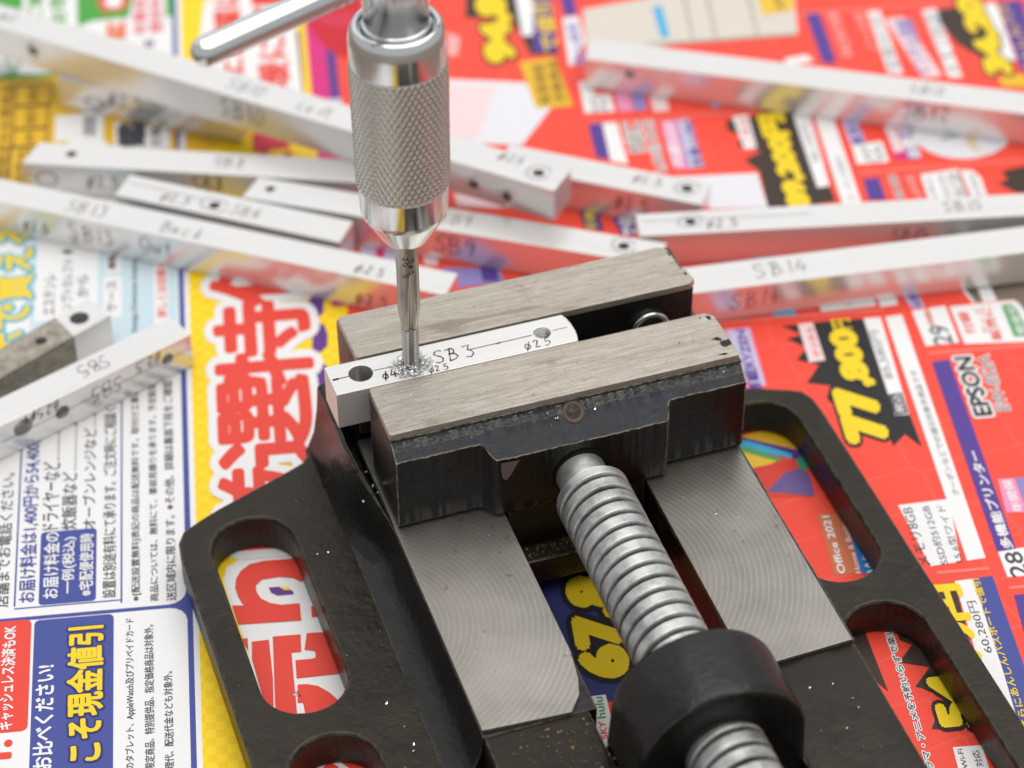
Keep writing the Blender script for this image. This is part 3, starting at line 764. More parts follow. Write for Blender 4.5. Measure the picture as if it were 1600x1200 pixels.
('T', 'R', 'lettering', 'white', 3, '無線WiFi', 106.6, -78.06, 122.7, -75.74, 0.02, None, 0),
('T', 'R', 'lettering', 'white', 3, '内蔵5GH', 107.0, -74.73, 122.8, -72.07, 0.02, None, 0),
('P', 'R', 'colour_patch', 'white', 2, [(141.1, -56.0), (140.7, -59.0), (135.5, -58.7), (135.3, -62.3), (128.5, -62.4), (128.7, -55.7)]),
('T', 'R', 'lettering', 'ink2', 3, 'DC5', 129.0, -61.03, 134.3, -57.57, 0.0, None, 0),
('P', 'R', 'colour_patch', 'pink', 2, [(137.5, -63.3), (137.4, -66.6), (128.3, -66.5), (128.4, -63.3)]),
('P', 'R', 'colour_patch', 'periwinkle', 2, [(137.1, -67.1), (137.1, -69.7), (128.3, -69.7), (128.3, -66.7)]),
('P', 'R', 'colour_patch', 'pinkwhite', 2, [(135.9, -70.9), (135.8, -74.7), (127.4, -74.5), (127.4, -71.1)]),
('P', 'R', 'colour_patch', 'sky', 3, [(131.7, -84.3), (132.4, -86.3), (129.7, -87.2), (127.3, -85.8), (127.5, -84.1)]),
('T', 'R', 'lettering', 'pinkwhite', 3, 'ご利用', 127.1, -89.17, 129.9, -88.03, 0.0, None, 0),
('P', 'R', 'picture', 'beige', 2, [(170.1, -60.8), (174.6, -84.0), (171.3, -111.3), (154.2, -109.0), (153.2, -80.6), (150.6, -59.2)]),
('P', 'R', 'picture', 'taupe', 3, [(172.7, -85.0), (172.6, -85.7), (155.0, -84.6), (154.8, -84.1)]),
('P', 'R', 'picture', 'taupe', 3, [(172.0, -90.3), (171.9, -91.0), (154.3, -90.0), (154.1, -89.5)]),
('P', 'R', 'picture', 'taupe', 3, [(170.8, -100.1), (170.7, -100.8), (153.1, -99.6), (152.9, -99.1)]),
('P', 'R', 'picture', 'taupe', 3, [(154.5, -73.7), (154.1, -80.7), (154.2, -109.0), (153.3, -108.5), (153.0, -80.5), (153.7, -73.6)]),
('P', 'R', 'colour_patch', 'gold', 4, [(172.4, -102.2), (171.3, -110.8), (164.0, -110.1), (162.2, -102.4)]),
('T', 'R', 'lettering', 'brown', 5, '送料無料', 164.2, -108.05, 171.1, -105.95, 0, None, 0),
('P', 'R', 'picture', 'sky', 3, [(169.0, -77.2), (169.7, -79.4), (156.5, -79.3), (155.9, -77.2)]),
('P', 'R', 'colour_patch', 'white', 2, [(167.1, -55.6), (167.5, -59.4), (156.7, -59.5), (147.6, -55.5), (147.7, -54.6)]),
('P', 'R', 'colour_patch', 'indigo', 2, [(178.1, -56.2), (177.7, -59.5), (168.0, -59.2), (167.9, -56.2)]),
('T', 'R', 'lettering', 'periwinkle', 3, '税込価格', 147.3, -58.84, 165.1, -55.96, 0.02, None, 0),
('P', 'R', 'burst', 'blackbrown', 2, [(182.7, -34.6), (180.3, -53.4), (152.3, -52.9), (153.0, -46.5), (168.6, -43.8), (169.9, -33.1)]),
('T', 'R', 'price', 'yellow', 5, '94,800', 150.3, -44.2, 194.9, -35.8, 0.09, 'black', 0.06),
('P', 'R', 'colour_patch', 'white', 3, [(181.3, -45.8), (180.8, -49.8), (160.7, -48.7), (160.7, -45.4)]),
('P', 'R', 'colour_patch', 'indigo', 3, [(178.9, -50.1), (178.4, -54.2), (153.6, -52.6), (153.8, -47.1)]),
('T', 'R', 'lettering', 'yellow', 4, 'で値引', 153.7, -53.71, 175.1, -49.09, 0.02, None, 0),
('P', 'R', 'colour_patch', 'amber', 3, [(150.4, -43.5), (151.3, -51.8), (131.7, -53.4), (131.9, -45.2)]),
('T', 'R', 'lettering', 'brown', 4, '延長保証', 133.1, -48.8, 149.2, -46.1, 0.01, None, 0),
('T', 'R', 'lettering', 'brown', 4, '対象商品', 133.6, -52.18, 150.0, -49.52, 0.01, None, 0),
('P', 'R', 'picture', 'whiteb', 2, [(145.6, -26.5), (142.2, -43.8), (132.3, -48.9), (118.6, -40.5), (121.5, -23.3)]),
('P', 'R', 'picture', 'pinkwhite', 3, [(143.5, -26.3), (141.3, -37.1), (122.2, -31.0), (123.0, -24.4)]),
('P', 'R', 'colour_patch', 'rose', 2, [(164.2, -28.3), (162.0, -31.1), (154.7, -29.8), (155.0, -27.4)]),
('P', 'R', 'colour_patch', 'indigo', 2, [(161.5, -112.2), (162.0, -115.6), (141.1, -115.3), (141.5, -112.2)]),
('T', 'R', 'lettering', 'rose', 3, 'FRONTIER', 143.3, -119.83, 162.1, -117.37, 0.02, None, 0),
('T', 'R', 'lettering', 'rose', 3, 'ノートPC', 144.7, -125.83, 161.4, -123.27, 0.02, None, 0),
('P', 'R', 'colour_patch', 'white', 2, [(161.0, -126.7), (161.1, -129.8), (135.0, -129.4), (135.9, -126.1)]),
('T', 'R', 'lettering', 'greyink', 3, '型番NS100', 136.9, -129.36, 159.1, -126.54, 0, None, 0),
('P', 'R', 'colour_patch', 'pinkwhite', 2, [(157.4, -130.2), (157.8, -134.7), (133.1, -137.9), (133.2, -133.5)]),
('T', 'R', 'lettering', 'periwinkle', 3, 'インテル搭載', 134.1, -136.6, 156.8, -132.0, 0.03, None, 0),
('P', 'R', 'colour_patch', 'white', 2, [(159.9, -139.5), (160.4, -143.0), (132.1, -142.4), (132.5, -139.3)]),
('T', 'R', 'lettering', 'greyink', 3, 'メモリ8GB', 133.5, -142.66, 158.4, -139.34, 0, None, 0),
('P', 'R', 'burst', 'blackbrown', 2, [(159.9, -143.1), (160.8, -154.4), (136.2, -155.2), (135.8, -151.1), (145.4, -144.4), (154.5, -142.6)]),
('T', 'R', 'price', 'yellow', 5, '34,200', 131.7, -155.12, 172.1, -148.08, 0.09, 'black', 0.06),
('P', 'R', 'colour_patch', 'white', 3, [(160.9, -154.2), (160.9, -157.5), (137.3, -156.2), (137.3, -153.0)]),
('P', 'R', 'colour_patch', 'indigo', 3, [(160.9, -157.8), (161.5, -163.9), (132.0, -160.6), (132.6, -156.2)]),
('T', 'R', 'lettering', 'gold', 4, 'あんしんパス', 132.3, -160.19, 159.8, -157.21, 0.02, None, 0),
('P', 'R', 'colour_patch', 'amber', 3, [(131.1, -150.4), (131.7, -156.0), (126.4, -157.6), (127.3, -150.4)]),
('P', 'R', 'colour_patch', 'white', 2, [(144.2, -103.7), (145.3, -109.2), (142.5, -110.4), (141.6, -104.0)]),
('P', 'R', 'colour_patch', 'lilac', 2, [(121.0, -111.7), (119.9, -115.2), (110.3, -115.3), (109.5, -111.9)]),
('T', 'R', 'lettering', 'indigo', 3, '東芝ダ', 109.4, -115.1, 120.3, -112.4, 0.02, None, 0),
('P', 'R', 'colour_patch', 'white', 2, [(109.8, -112.0), (110.4, -118.9), (102.8, -118.8), (102.8, -111.7)]),
('T', 'R', 'lettering', 'ink2', 3, 'CC', 103.5, -117.9, 108.7, -113.9, 0.0, None, 0),
('P', 'R', 'colour_patch', 'magenta', 2, [(117.7, -120.5), (117.7, -123.0), (103.4, -123.3), (103.5, -120.5)]),
('P', 'R', 'colour_patch', 'pinkwhite', 3, [(115.6, -120.6), (115.6, -122.9), (106.4, -123.1), (105.8, -120.7)]),
('P', 'R', 'colour_patch', 'periwinkle', 2, [(117.7, -123.4), (117.6, -126.2), (103.4, -126.0), (103.1, -123.2)]),
('T', 'R', 'lettering', 'white', 3, '8畳用', 103.7, -126.46, 116.7, -123.24, 0.02, None, 0),
('P', 'R', 'picture', 'whiteb', 2, [(110.7, -148.3), (109.1, -147.7), (107.6, -146.9), (106.2, -145.9), (104.9, -144.6), (103.9, -143.2), (103.0, -141.7), (102.4, -140.0), (102.0, -138.3), (101.8, -136.6), (101.9, -134.9), (102.2, -133.2), (102.8, -131.7), (103.6, -130.3), (104.6, -129.1), (105.7, -128.0), (107.1, -127.2), (108.5, -126.6), (110.1, -126.3), (111.7, -126.3), (113.3, -126.5), (114.9, -127.0), (116.4, -127.8), (117.9, -128.8), (119.2, -130.0), (120.3, -131.5), (121.2, -133.0), (121.9, -134.7), (122.3, -136.4), (122.5, -138.2), (122.4, -140.0), (122.0, -141.7), (121.5, -143.2), (120.6, -144.7), (119.6, -145.9), (118.4, -147.0), (117.0, -147.8), (115.5, -148.3), (113.9, -148.6), (112.3, -148.5)]),
('P', 'R', 'picture', 'steel', 3, [(110.0, -132.0), (111.2, -137.3), (111.0, -140.8), (110.3, -137.1), (109.1, -132.1)]),
('P', 'R', 'picture', 'skin', 3, [(110.0, -137.0), (110.3, -139.6), (104.4, -139.1), (102.2, -140.0), (105.8, -137.4)]),
('P', 'R', 'picture', 'skin', 3, [(117.9, -141.1), (118.4, -142.7), (111.9, -140.7), (112.2, -138.9)]),
('P', 'R', 'colour_patch', 'indigo', 2, [(97.3, -111.8), (97.7, -115.3), (89.5, -115.2), (90.0, -111.5)]),
('T', 'R', 'lettering', 'ink2', 3, 'NEC NS150', 89.6, -119.1, 98.0, -117.5, 0.01, 'white', 0.07),
('T', 'R', 'lettering', 'rose', 3, 'LAVIE', 89.2, -122.87, 97.5, -121.13, 0.02, None, 0),
('P', 'R', 'colour_patch', 'white', 2, [(97.5, -124.4), (98.5, -132.9), (88.5, -132.7), (88.7, -124.1)]),
('T', 'R', 'lettering', 'greyink', 3, 'Office', 88.8, -126.29, 96.2, -125.01, 0, None, 0),
('T', 'R', 'lettering', 'greyink', 3, 'SSD256', 88.7, -129.27, 97.0, -127.83, 0, None, 0),
('T', 'R', 'lettering', 'greyink', 3, '8GB', 88.9, -133.0, 97.2, -130.1, 0, None, 0),
('P', 'R', 'colour_patch', 'white', 2, [(98.1, -133.3), (97.5, -136.0), (94.8, -137.1), (88.3, -136.8), (88.4, -133.4)]),
('T', 'R', 'lettering', 'greyink', 3, 'RYZEN5', 88.5, -135.97, 96.2, -134.63, 0, None, 0),
('P', 'R', 'burst', 'blackbrown', 2, [(96.5, -142.1), (98.0, -148.5), (87.8, -147.8), (88.9, -143.2), (92.4, -140.3), (93.5, -142.7)]),
('P', 'R', 'colour_patch', 'yellow', 2, [(81.1, -35.9), (77.0, -46.8), (72.9, -51.5), (73.2, -37.0)]),
('P', 'R', 'colour_patch', 'navyblue', 3, [(93.6, -49.7), (92.7, -53.6), (86.5, -54.1), (87.4, -50.2)]),
('T', 'R', 'lettering', 'yellow', 4, '引値', 87.1, -52.8, 93.1, -50.5, 0.02, None, 0),
('P', 'R', 'colour_patch', 'indigo', 2, [(91.7, -56.2), (89.9, -62.1), (83.3, -62.4), (84.8, -57.3)]),
('T', 'R', 'lettering', 'white', 3, 'で値', 83.9, -61.2, 90.9, -57.5, 0.03, None, 0),
('P', 'R', 'colour_patch', 'sky', 2, [(79.5, -84.5), (78.8, -89.8), (71.4, -89.3), (71.7, -83.4)]),
('P', 'R', 'colour_patch', 'sky', 2, [(56.9, -83.9), (57.4, -88.6), (54.5, -88.7), (54.7, -84.1)]),
('P', 'R', 'colour_patch', 'white', 2, [(60.4, -93.8), (61.5, -105.6), (55.4, -105.3), (54.9, -94.0)]),
('P', 'R', 'colour_patch', 'white', 2, [(61.4, -105.9), (61.6, -110.0), (55.2, -109.8), (54.8, -106.2)]),
('T', 'R', 'lettering', 'leafgreen', 3, '対応可能', 55.9, -100.66, 60.6, -99.24, 0.0, None, 0),
('P', 'R', 'colour_patch', 'greyprint', 2, [(79.2, -92.2), (80.9, -117.8), (73.2, -118.7), (71.6, -91.4)]),
('P', 'R', 'colour_patch', 'magenta', 2, [(86.9, -5.7), (86.0, -7.9), (83.1, -7.5), (84.1, -5.9)]),
('P', 'R', 'colour_patch', 'lavender', 2, [(87.4, -2.4), (86.3, -5.8), (83.7, -5.9), (84.5, -2.9)]),
('P', 'R', 'colour_patch', 'lilac', 2, [(86.7, -8.0), (84.6, -12.9), (80.3, -12.6), (82.5, -7.4)]),
('P', 'H', 'colour_patch', 'pinkwhite', 3, [(82.6, -15.4), (81.8, -18.3), (79.0, -18.4), (79.3, -15.8)]),
('P', 'H', 'colour_patch', 'periwinkle', 3, [(78.3, -19.0), (76.4, -30.7), (72.1, -31.6), (71.1, -19.6)]),
('P', 'H', 'colour_patch', 'indigo', 4, [(78.0, -26.9), (78.2, -30.3), (72.3, -30.3), (72.7, -27.0)]),
('P', 'H', 'colour_patch', 'pinkwhite', 3, [(103.0, -24.0), (98.8, -33.2), (96.6, -34.3), (98.5, -24.3)]),
]
_text = []
for it in ITEMS:
    if it[0] == 'R':
        _, g, nm, colr, lay, u0, v0, u1, v1, rad = it
        if u1 - u0 > 0.05 and v1 - v0 > 0.05:
            ink_poly(nm, rrect(u0, v0, u1, v1, rad), colr, lay)
    elif it[0] == 'P':
        ink_poly(it[2], it[5], it[3], it[4])
    else:
        _, g, nm, colr, lay, s, u0, v0, u1, v1, bold, out, ow = it
        cu = bpy.data.curves.new('t', 'FONT')
        cu.body = s
        cu.resolution_u = 3
        o = bpy.data.objects.new('t', cu)
        COL.objects.link(o)
        _text.append((it, o))
dg = bpy.context.evaluated_depsgraph_get()
dg.update()
import numpy as np
def glyph_mesh(name, co, tris, rad, ncopy, aff, z, mat, parent):
    """Copies of the glyphs shifted round a small circle: bold strokes or an outline."""
    su, sv, bu, bv = aff
    offs = [(0.0, 0.0)]
    if rad > 0:
        offs += [(rad * math.cos(2 * math.pi * k / ncopy), rad * math.sin(2 * math.pi * k / ncopy)) for k in range(ncopy)]
    V, F = [], []
    for k, (dx, dy) in enumerate(offs):
        u = (co[:, 0] + dx) * su + bu
        v = (co[:, 1] + dy) * sv + bv
        x = u * EU[0] + v * EV[0]
        y = u * EU[1] + v * EV[1]
        V.append(np.stack([x, y, np.full(len(x), z + k * 0.0018)], 1) * MM)
        F.append(tris + k * len(co))
    V, F = np.concatenate(V), np.concatenate(F)
    me = bpy.data.meshes.new(name)
    me.from_pydata(V.tolist(), [], F.tolist())
    me.update()
    return link(name, me, mat, parent)
for ti, (it, o) in enumerate(_text):
    _, g, nm, colr, lay, s, u0, v0, u1, v1, bold, out, ow = it
    me = o.evaluated_get(dg).to_mesh()
    me.calc_loop_triangles()
    co = np.empty(len(me.vertices) * 3, dtype=np.float64)
    me.vertices.foreach_get('co', co)
    co = co.reshape(-1, 3)
    tris = np.empty(len(me.loop_triangles) * 3, dtype=np.int64)
    me.loop_triangles.foreach_get('vertices', tris)
    tris = tris.reshape(-1, 3)
    if len(co):
        # keep every face looking up
        a, b, c_ = co[tris[:, 0]], co[tris[:, 1]], co[tris[:, 2]]
        neg = ((b[:, 0] - a[:, 0]) * (c_[:, 1] - a[:, 1]) - (b[:, 1] - a[:, 1]) * (c_[:, 0] - a[:, 0])) < 0
        tris[neg] = tris[neg][:, ::-1]
        mn, mx = co.min(0) - bold, co.max(0) + bold
        su, sv = (u1 - u0) / (mx[0] - mn[0]), (v1 - v0) / (mx[1] - mn[1])
        aff = (su, sv, u0 - mn[0] * su, v0 - mn[1] * sv)
        ob = glyph_mesh(nm, co, tris, bold, 8 if bold > 0.015 else 4, aff, PZ + lay * LZ + 0.002 + (ti % 16) * 0.00037, ink_mat(colr), flyer)
        if out:
            glyph_mesh('lettering_outline', co, tris, bold + ow, 16, aff, PZ + (lay - 1) * LZ + (ti % 16) * 0.00037, ink_mat(out), ob)
    o.evaluated_get(dg).to_mesh_clear()
for it, o in _text:
    cu = o.data
    bpy.data.objects.remove(o)
    bpy.data.curves.remove(cu)

# ------------------------------------------------------------------ the drill-press vise
vise = empty('drill_press_vise', (0, 0, 0))
tag(vise, 'worn black cast iron drill press vise with slotted base clamping a small bar', 'vise')
outline = [(-36.0, -172), (-36.0, 1), (-35.6, 4.2), (-34.2, 6.6), (-31, 8.4), (-26.9, 10.3), (-19.6, 13.1), (-13.7, 15.3), (-9.2, 17.2), (-7.8, 18.8), (-7.6, 20.8), (72.0, 20.8), (72.0, 11.5),
           (77, 9.4), (83.6, 6.6), (86.2, 5.2), (87.3, 2.8), (87.6, -1), (87.6, -172)][::-1]
base = plate('base_plate', [outline, slot_loop(-30.5, -15.6, -42, 5.8, 7.2), slot_loop(-30.5, -15.6, -112, -48, 7.2),
                            slot_loop(67.6, 82.3, -43.6, 5.0, 7.2), slot_loop(67.6, 82.3, -116, -50, 7.2), slot_loop(18.8, 45.2, -72, 6, 2.0)],
             0.35, 8.0, 0.7, MAT['paint'], vise)

def rail(mir):
    X = (lambda x: x) if not mir else (lambda x: 64 - x)
    prof = [(-7.2, 7.4), (-6.6, 8.1), (-4.6, 8.6), (-3.0, 9.6), (-1.9, 11.2), (-1.2, 13.4), (-0.6, 17.3), (18.8, 17.3), (18.8, 1.2), (17, 1.2), (-5, 1.2)]
    if mir: prof = [(-2.5, 7.4), (-2.0, 8.1), (-1.2, 9.6), (-0.6, 17.3), (18.8, 17.3), (18.8, 1.2), (17, 1.2), (-2.0, 1.2)]
    pr = [(X(a), b) for a, b in prof]
    bm = prism(pr, -64.6, 9.5, 'Y')
    bmesh.ops.subdivide_edges(bm, edges=[e for e in bm.edges if abs(e.verts[0].co.y - e.verts[1].co.y) > 20], cuts=24)
    roughen(bm, 0.16, 3 + mir)
    o = from_bm('rail', bm, MAT['paint_gloss'], vise)
    slab = plate('guide_surface', [[(X(a), b) for a, b in ([(-0.5, -63.6), (14.5, -64.6), (16.9, -61.5), (18.0, -58), (18.8, -52), (18.8, 9), (-0.5, 9)] if not mir else
                 [(0, -64.8), (18.8, -65.4), (18.8, 9), (0, 9)])]], 17.2, 18.0, 0.12, MAT['rail_r' if mir else 'rail_l'], vise)
    return o
rail(0)
rail(1)
def bbox_part(name, x0, x1, y0, y1, z0, z1, bev, mat, cuts=0, amp=0.0, seed=1, seg=2):
    bm = boxbm(x0, x1, y0, y1, z0, z1)
    if bev: bevel(bm, bev, seg)
    if cuts:
        bmesh.ops.subdivide_edges(bm, edges=bm.edges[:], cuts=cuts, use_grid_fill=True)
        roughen(bm, amp, seed)
    return from_bm(name, bm, mat, vise, True if bev > 0.5 else False)
# rough casting at the near end, then the cross web that carries the screw
bbox_part('end_casting', -0.6, 17.6, -150, -64.3, 5, 17.4, 0.9, MAT['paint'], 3, 0.14, 2, 2)
bbox_part('end_casting', 46.2, 64.4, -150, -64.6, 5, 17.2, 0.7, MAT['paint'], 3, 0.12, 5, 2)
bbox_part('cross_web', 16.5, 47.0, -90, -72.5, 1.5, 15.2, 1.2, MAT['paint'], 3, 0.12, 6, 2)
bm = prism([(32.3 + 14.0 * math.sin(t), 24.5 + 13.4 * math.cos(t)) for t in [R_(a) for a in range(-92, 93, 8)]] + [(47.0, 12), (17.4, 12)], -85.5, -71.0, 'Y')
bevel(bm, 1.7, 4, 40)
roughen(bm, 0.08, 4)
o = from_bm('nut_block', bm, MAT['paint_gloss'], vise, True)
md = o.modifiers.new('edge', 'WEIGHTED_NORMAL') if False else None

# fixed jaw
bm = prism([(-7.4, 7.6), (-5.8, 11.5), (-4.9, 17), (-4.4, 22.3), (-3.6, 22.9), (67.6, 22.9), (68.4, 22.3), (68.9, 17), (69.8, 11.5), (71.4, 7.6), (71.4, 1.2), (-7.4, 1.2)], 9.2, 20.6, 'Y')
bmesh.ops.subdivide_edges(bm, edges=[e for e in bm.edges if abs(e.verts[0].co.y - e.verts[1].co.y) > 10], cuts=8)
roughen(bm, 0.14, 8)
from_bm('jaw_support', bm, MAT['paint_gloss'], vise)
def loft(sections, name, mat):
    n = len(sections[0])
    vs_ = [p for s in sections for p in s]
    fs = [(i * n + k, i * n + (k + 1) % n, (i + 1) * n + (k + 1) % n, (i + 1) * n + k) for i in range(len(sections) - 1) for k in range(n)]
    fs += [tuple(range(n))[::-1], tuple((len(sections) - 1) * n + k for k in range(n))]
    me = bpy.data.meshes.new(name)
    bm = bmesh.new()
    V = [bm.verts.new(p) for p in vs_]
    for f in fs: bm.faces.new([V[i] for i in f])
    roughen(bm, 0.10, 5)
    return from_bm(name, bm, mat, vise)
secs = []
SA = [(-7.4, 7.6), (-7.0, 8.3), (-6.4, 9.7), (-5.9, 11.6), (-5.4, 14), (-4.9, 17.5), (-4.4, 22.3), (-3.7, 22.7), (-2.4, 20.5), (-0.3, 15.5), (-0.3, 7.6)]
SB = [(-6.6, 7.2), (-6.0, 7.7), (-4.1, 8.2), (-2.5, 9.1), (-1.4, 10.8), (-0.7, 13.0), (-0.3, 17.0), (-0.25, 17.0), (-0.2, 16.9), (-0.3, 15.5), (-0.3, 7.6)]
for k in range(25):
    y = 9.4 - 30 * k / 24
    t = min(1.0, max(0.0, (4.0 - y) / 24.0))
    e = t * t * (3 - 2 * t)
    secs.append([(a[0] * (1 - e) + b_[0] * e, y, a[1] * (1 - e) + b_[1] * e) for a, b_ in zip(SA, SB)])
loft(secs, 'gusset', MAT['paint_gloss'])
bm = prism([(8.7, 19.5), (8.7, 36.7), (20.4, 36.75), (21.5, 36.3), (21.7, 35.0), (21.2, 19.5)], 0.1, 64.1, 'X')
bevel(bm, 0.35, 2)
from_bm('fixed_jaw', bm, MAT['paint_jaw'], vise)
plate('jaw_plate', [[(0.6, 8.5), (63.2, 8.5), (64.4, 9.4), (64.0, 12.6), (63.2, 13.0), (63.0, 18.8), (61.6, 20.4), (0.6, 20.4), (0.0, 19.8), (0.2, 9.0)]], 36.5, 37.9, 0.15, MAT['jawtop'], vise)
# movable jaw: two side pads and a boss that stands further forward, one casting
def sstep(t):
    t = min(1.0, max(0.0, t))
    return t * t * (3 - 2 * t)
bm = bmesh.new()
cols = []
NX = 240
for i in range(NX + 1):
    x = 0.05 + 64.35 * i / NX
    f = sstep((x - 14.9) / 2.6) * (1 - sstep((x - 48.6) / 1.3))
    yf = -15.75 - 2.75 * f
    zl = 36.1 - 0.80 * (-13.0 - yf)
    sec = [(-0.06, 18.15), (-0.06, 36.7), (-12.8, 36.7), (-13.0, 36.1), ((-13.0 + yf) / 2, (36.1 + zl) / 2), (yf, zl), (yf, zl - 1.2), (yf, 27), (yf, 23), (yf, 19.2), (yf + 0.7, 18.15)]
    cols.append([bm.verts.new((x, y, z)) for y, z in sec])
for c0, c1 in zip(cols[:-1], cols[1:]):
    n = len(c0)
    for k in range(n):
        bm.faces.new((c0[k], c0[(k + 1) % n], c1[(k + 1) % n], c1[k]))
bm.faces.new(cols[0][::-1]); bm.faces.new(cols[-1])
bmesh.ops.recalc_face_normals(bm, faces=bm.faces)
roughen(bm, 0.05, 9)
roughen(bm, 0.13, 2, 1.5)
for f in bm.faces:
    f.normal_update()
    if f.normal.y < -0.2 and f.normal.z > 0.35: f.material_index = 1
o = from_bm('movable_jaw', bm, MAT['paint_jaw'], vise)
o.data.materials.append(MAT['paint_blue'])
bm = prism([(-6, 9.0), (-6, 22), (-18.3, 22), (-18.3, 9.0)], 19.3, 44.7, 'X')
bmesh.ops.subdivide_edges(bm, edges=bm.edges[:], cuts=14, use_grid_fill=True)
roughen(bm, 0.16, 4, 0.9)
from_bm('screw_boss', bm, MAT['paint_boss'], vise)
# knock where the paint is gone from the boss corner
V = [(17.9 + dx, -18.68, z) for dx, z in ((0, 31.2), (3.4, 31.0), (2.6, 29.6), (1.8, 28.0), (0.9, 26.9), (0.25, 27.6), (0.0, 29.5))]
pyd('paint_chip', V, [tuple(range(len(V)))], MAT['chip'], vise)
plate('jaw_plate', [[(0.3, -0.05), (0.0, -0.4), (0.0, -12.4), (0.4, -12.7), (64.0, -12.7), (64.3, -12.2), (64.2, -7), (63.9, -1.4), (62.6, -0.05)][::-1]], 36.5, 37.9, 0.15, MAT['jawtop'], vise)
rp_ = random.Random(5)
for (cx, cy, sx, sy, n) in ((62.6, -9.6, 2.4, 1.5, 3), (62.2, -7.6, 1.4, .7, 2), (62.9, -1.8, .8, 1.0, 2), (61.4, -1.0, .5, .35, 1), (55.2, -6.4, .45, .35, 1), (63.6, 11.2, .5, 1.1, 1), (62.6, 17.6, .4, 1.6, 1), (61.6, -11.6, 1.6, .35, 2)):
    for k in range(n):
        x0, y0 = cx + rp_.uniform(-.4, .4) * sx, cy + rp_.uniform(-.5, .5) * sy
        m_ = 14
        V = [(x0 + sx * .6 * math.cos(6.283 * i / m_) * rp_.uniform(.45, 1.1), y0 + sy * .6 * math.sin(6.283 * i / m_) * rp_.uniform(.4, 1.1), 37.93 + .004 * k) for i in range(m_)]
        V = [(min(x, 64.0), max(y, -12.5), z) for x, y, z in V]
        pyd('paint_remnant', V, [tuple(range(m_))], MAT['paint_jaw'], vise)
bbox_part('guide_plate', 19.6, 44.4, -22.5, -3, 3.5, 9.2, 0.6, MAT['paint'], 3, 0.12, 12, 2)
# lead screw
def trap(t):
    a = abs(t - 0.5) * 2
    return 5.35 + 1.35 * min(1.0, max(0.0, (a - 0.10) / 0.24))
helix('lead_screw', (32.4, -24.6, 24.5), 'Y-', 108, trap, 3.15, 56, 22, MAT['zinc_g'], vise)
me_s = lathe('screw_shank', fillet_profile([(0.01, 0), (4.5, 0), (4.5, 8.0), (4.4, 8.2)], 0.3), 0, 0, MAT['zinc'], vise, 48)
me_s.location = (32.4 * MM, -25.2 * MM, 24.5 * MM)
me_s.rotation_euler = (R_(-90), 0, 0)
bs = lathe('screw_gap_shade', [(0.01, 0.0), (5.2, 0.02), (5.3, 0.0)], 0, 0, MAT['bore'], vise, 40)  # black disc on the boss stands for the shade in the gap round the screw
bs.location = (32.7 * MM, -18.72 * MM, 24.6 * MM)
bs.rotation_euler = (R_(90), 0, 0)
# set screw in the ledge, rusty socket
ss = lathe('set_screw', fillet_profile([(0.01, -0.5), (1.15, -0.5), (1.25, 0.12), (1.75, 0.2), (2.05, 0.06), (2.1, -0.4)], 0.08), 0, 0, MAT['oldscrew'], vise, 28)
ss.location = (32.6 * MM, -14.35 * MM, 35.0 * MM)
ss.rotation_euler = (R_(38.6), 0, 0)
rr_ = random.Random(3)
V, F = [], []
for k in range(24):
    a, r = rr_.uniform(0, 6.28), 1.05 * math.sqrt(rr_.random())
    x, y, z, s = r * math.cos(a), r * math.sin(a), -0.15 + rr_.random() * 0.3, rr_.uniform(0.15, 0.4)
    b = rr_.uniform(0, 6.28)
    n = len(V)
    V += [(x, y, z), (x + s * math.cos(b), y + s * math.sin(b), z + s * 0.5), (x + s * math.cos(b + 1), y + s * math.sin(b + 1), z), (x, y, z - 0.3)]
    F += [(n, n + 1, n + 2), (n, n + 2, n + 3), (n, n + 3, n + 1)]
rs = pyd('rust_grains', V, F, MAT['rust'], ss)
rs['kind'] = 'stuff'
# chromed bolt head let into the fixed jaw
bh = lathe('jaw_bolt', fillet_profile([(0.01, 0.0), (2.9, 0.0), (3.0, 0.9), (3.4, 1.0), (3.75, 0.7), (3.8, -1.0)], 0.2), 0, 0, MAT['chrome'], vise, 48)
bh.location = (55.6 * MM, 8.55 * MM, 29.6 * MM)
bh.rotation_euler = (R_(90), 0, 0)

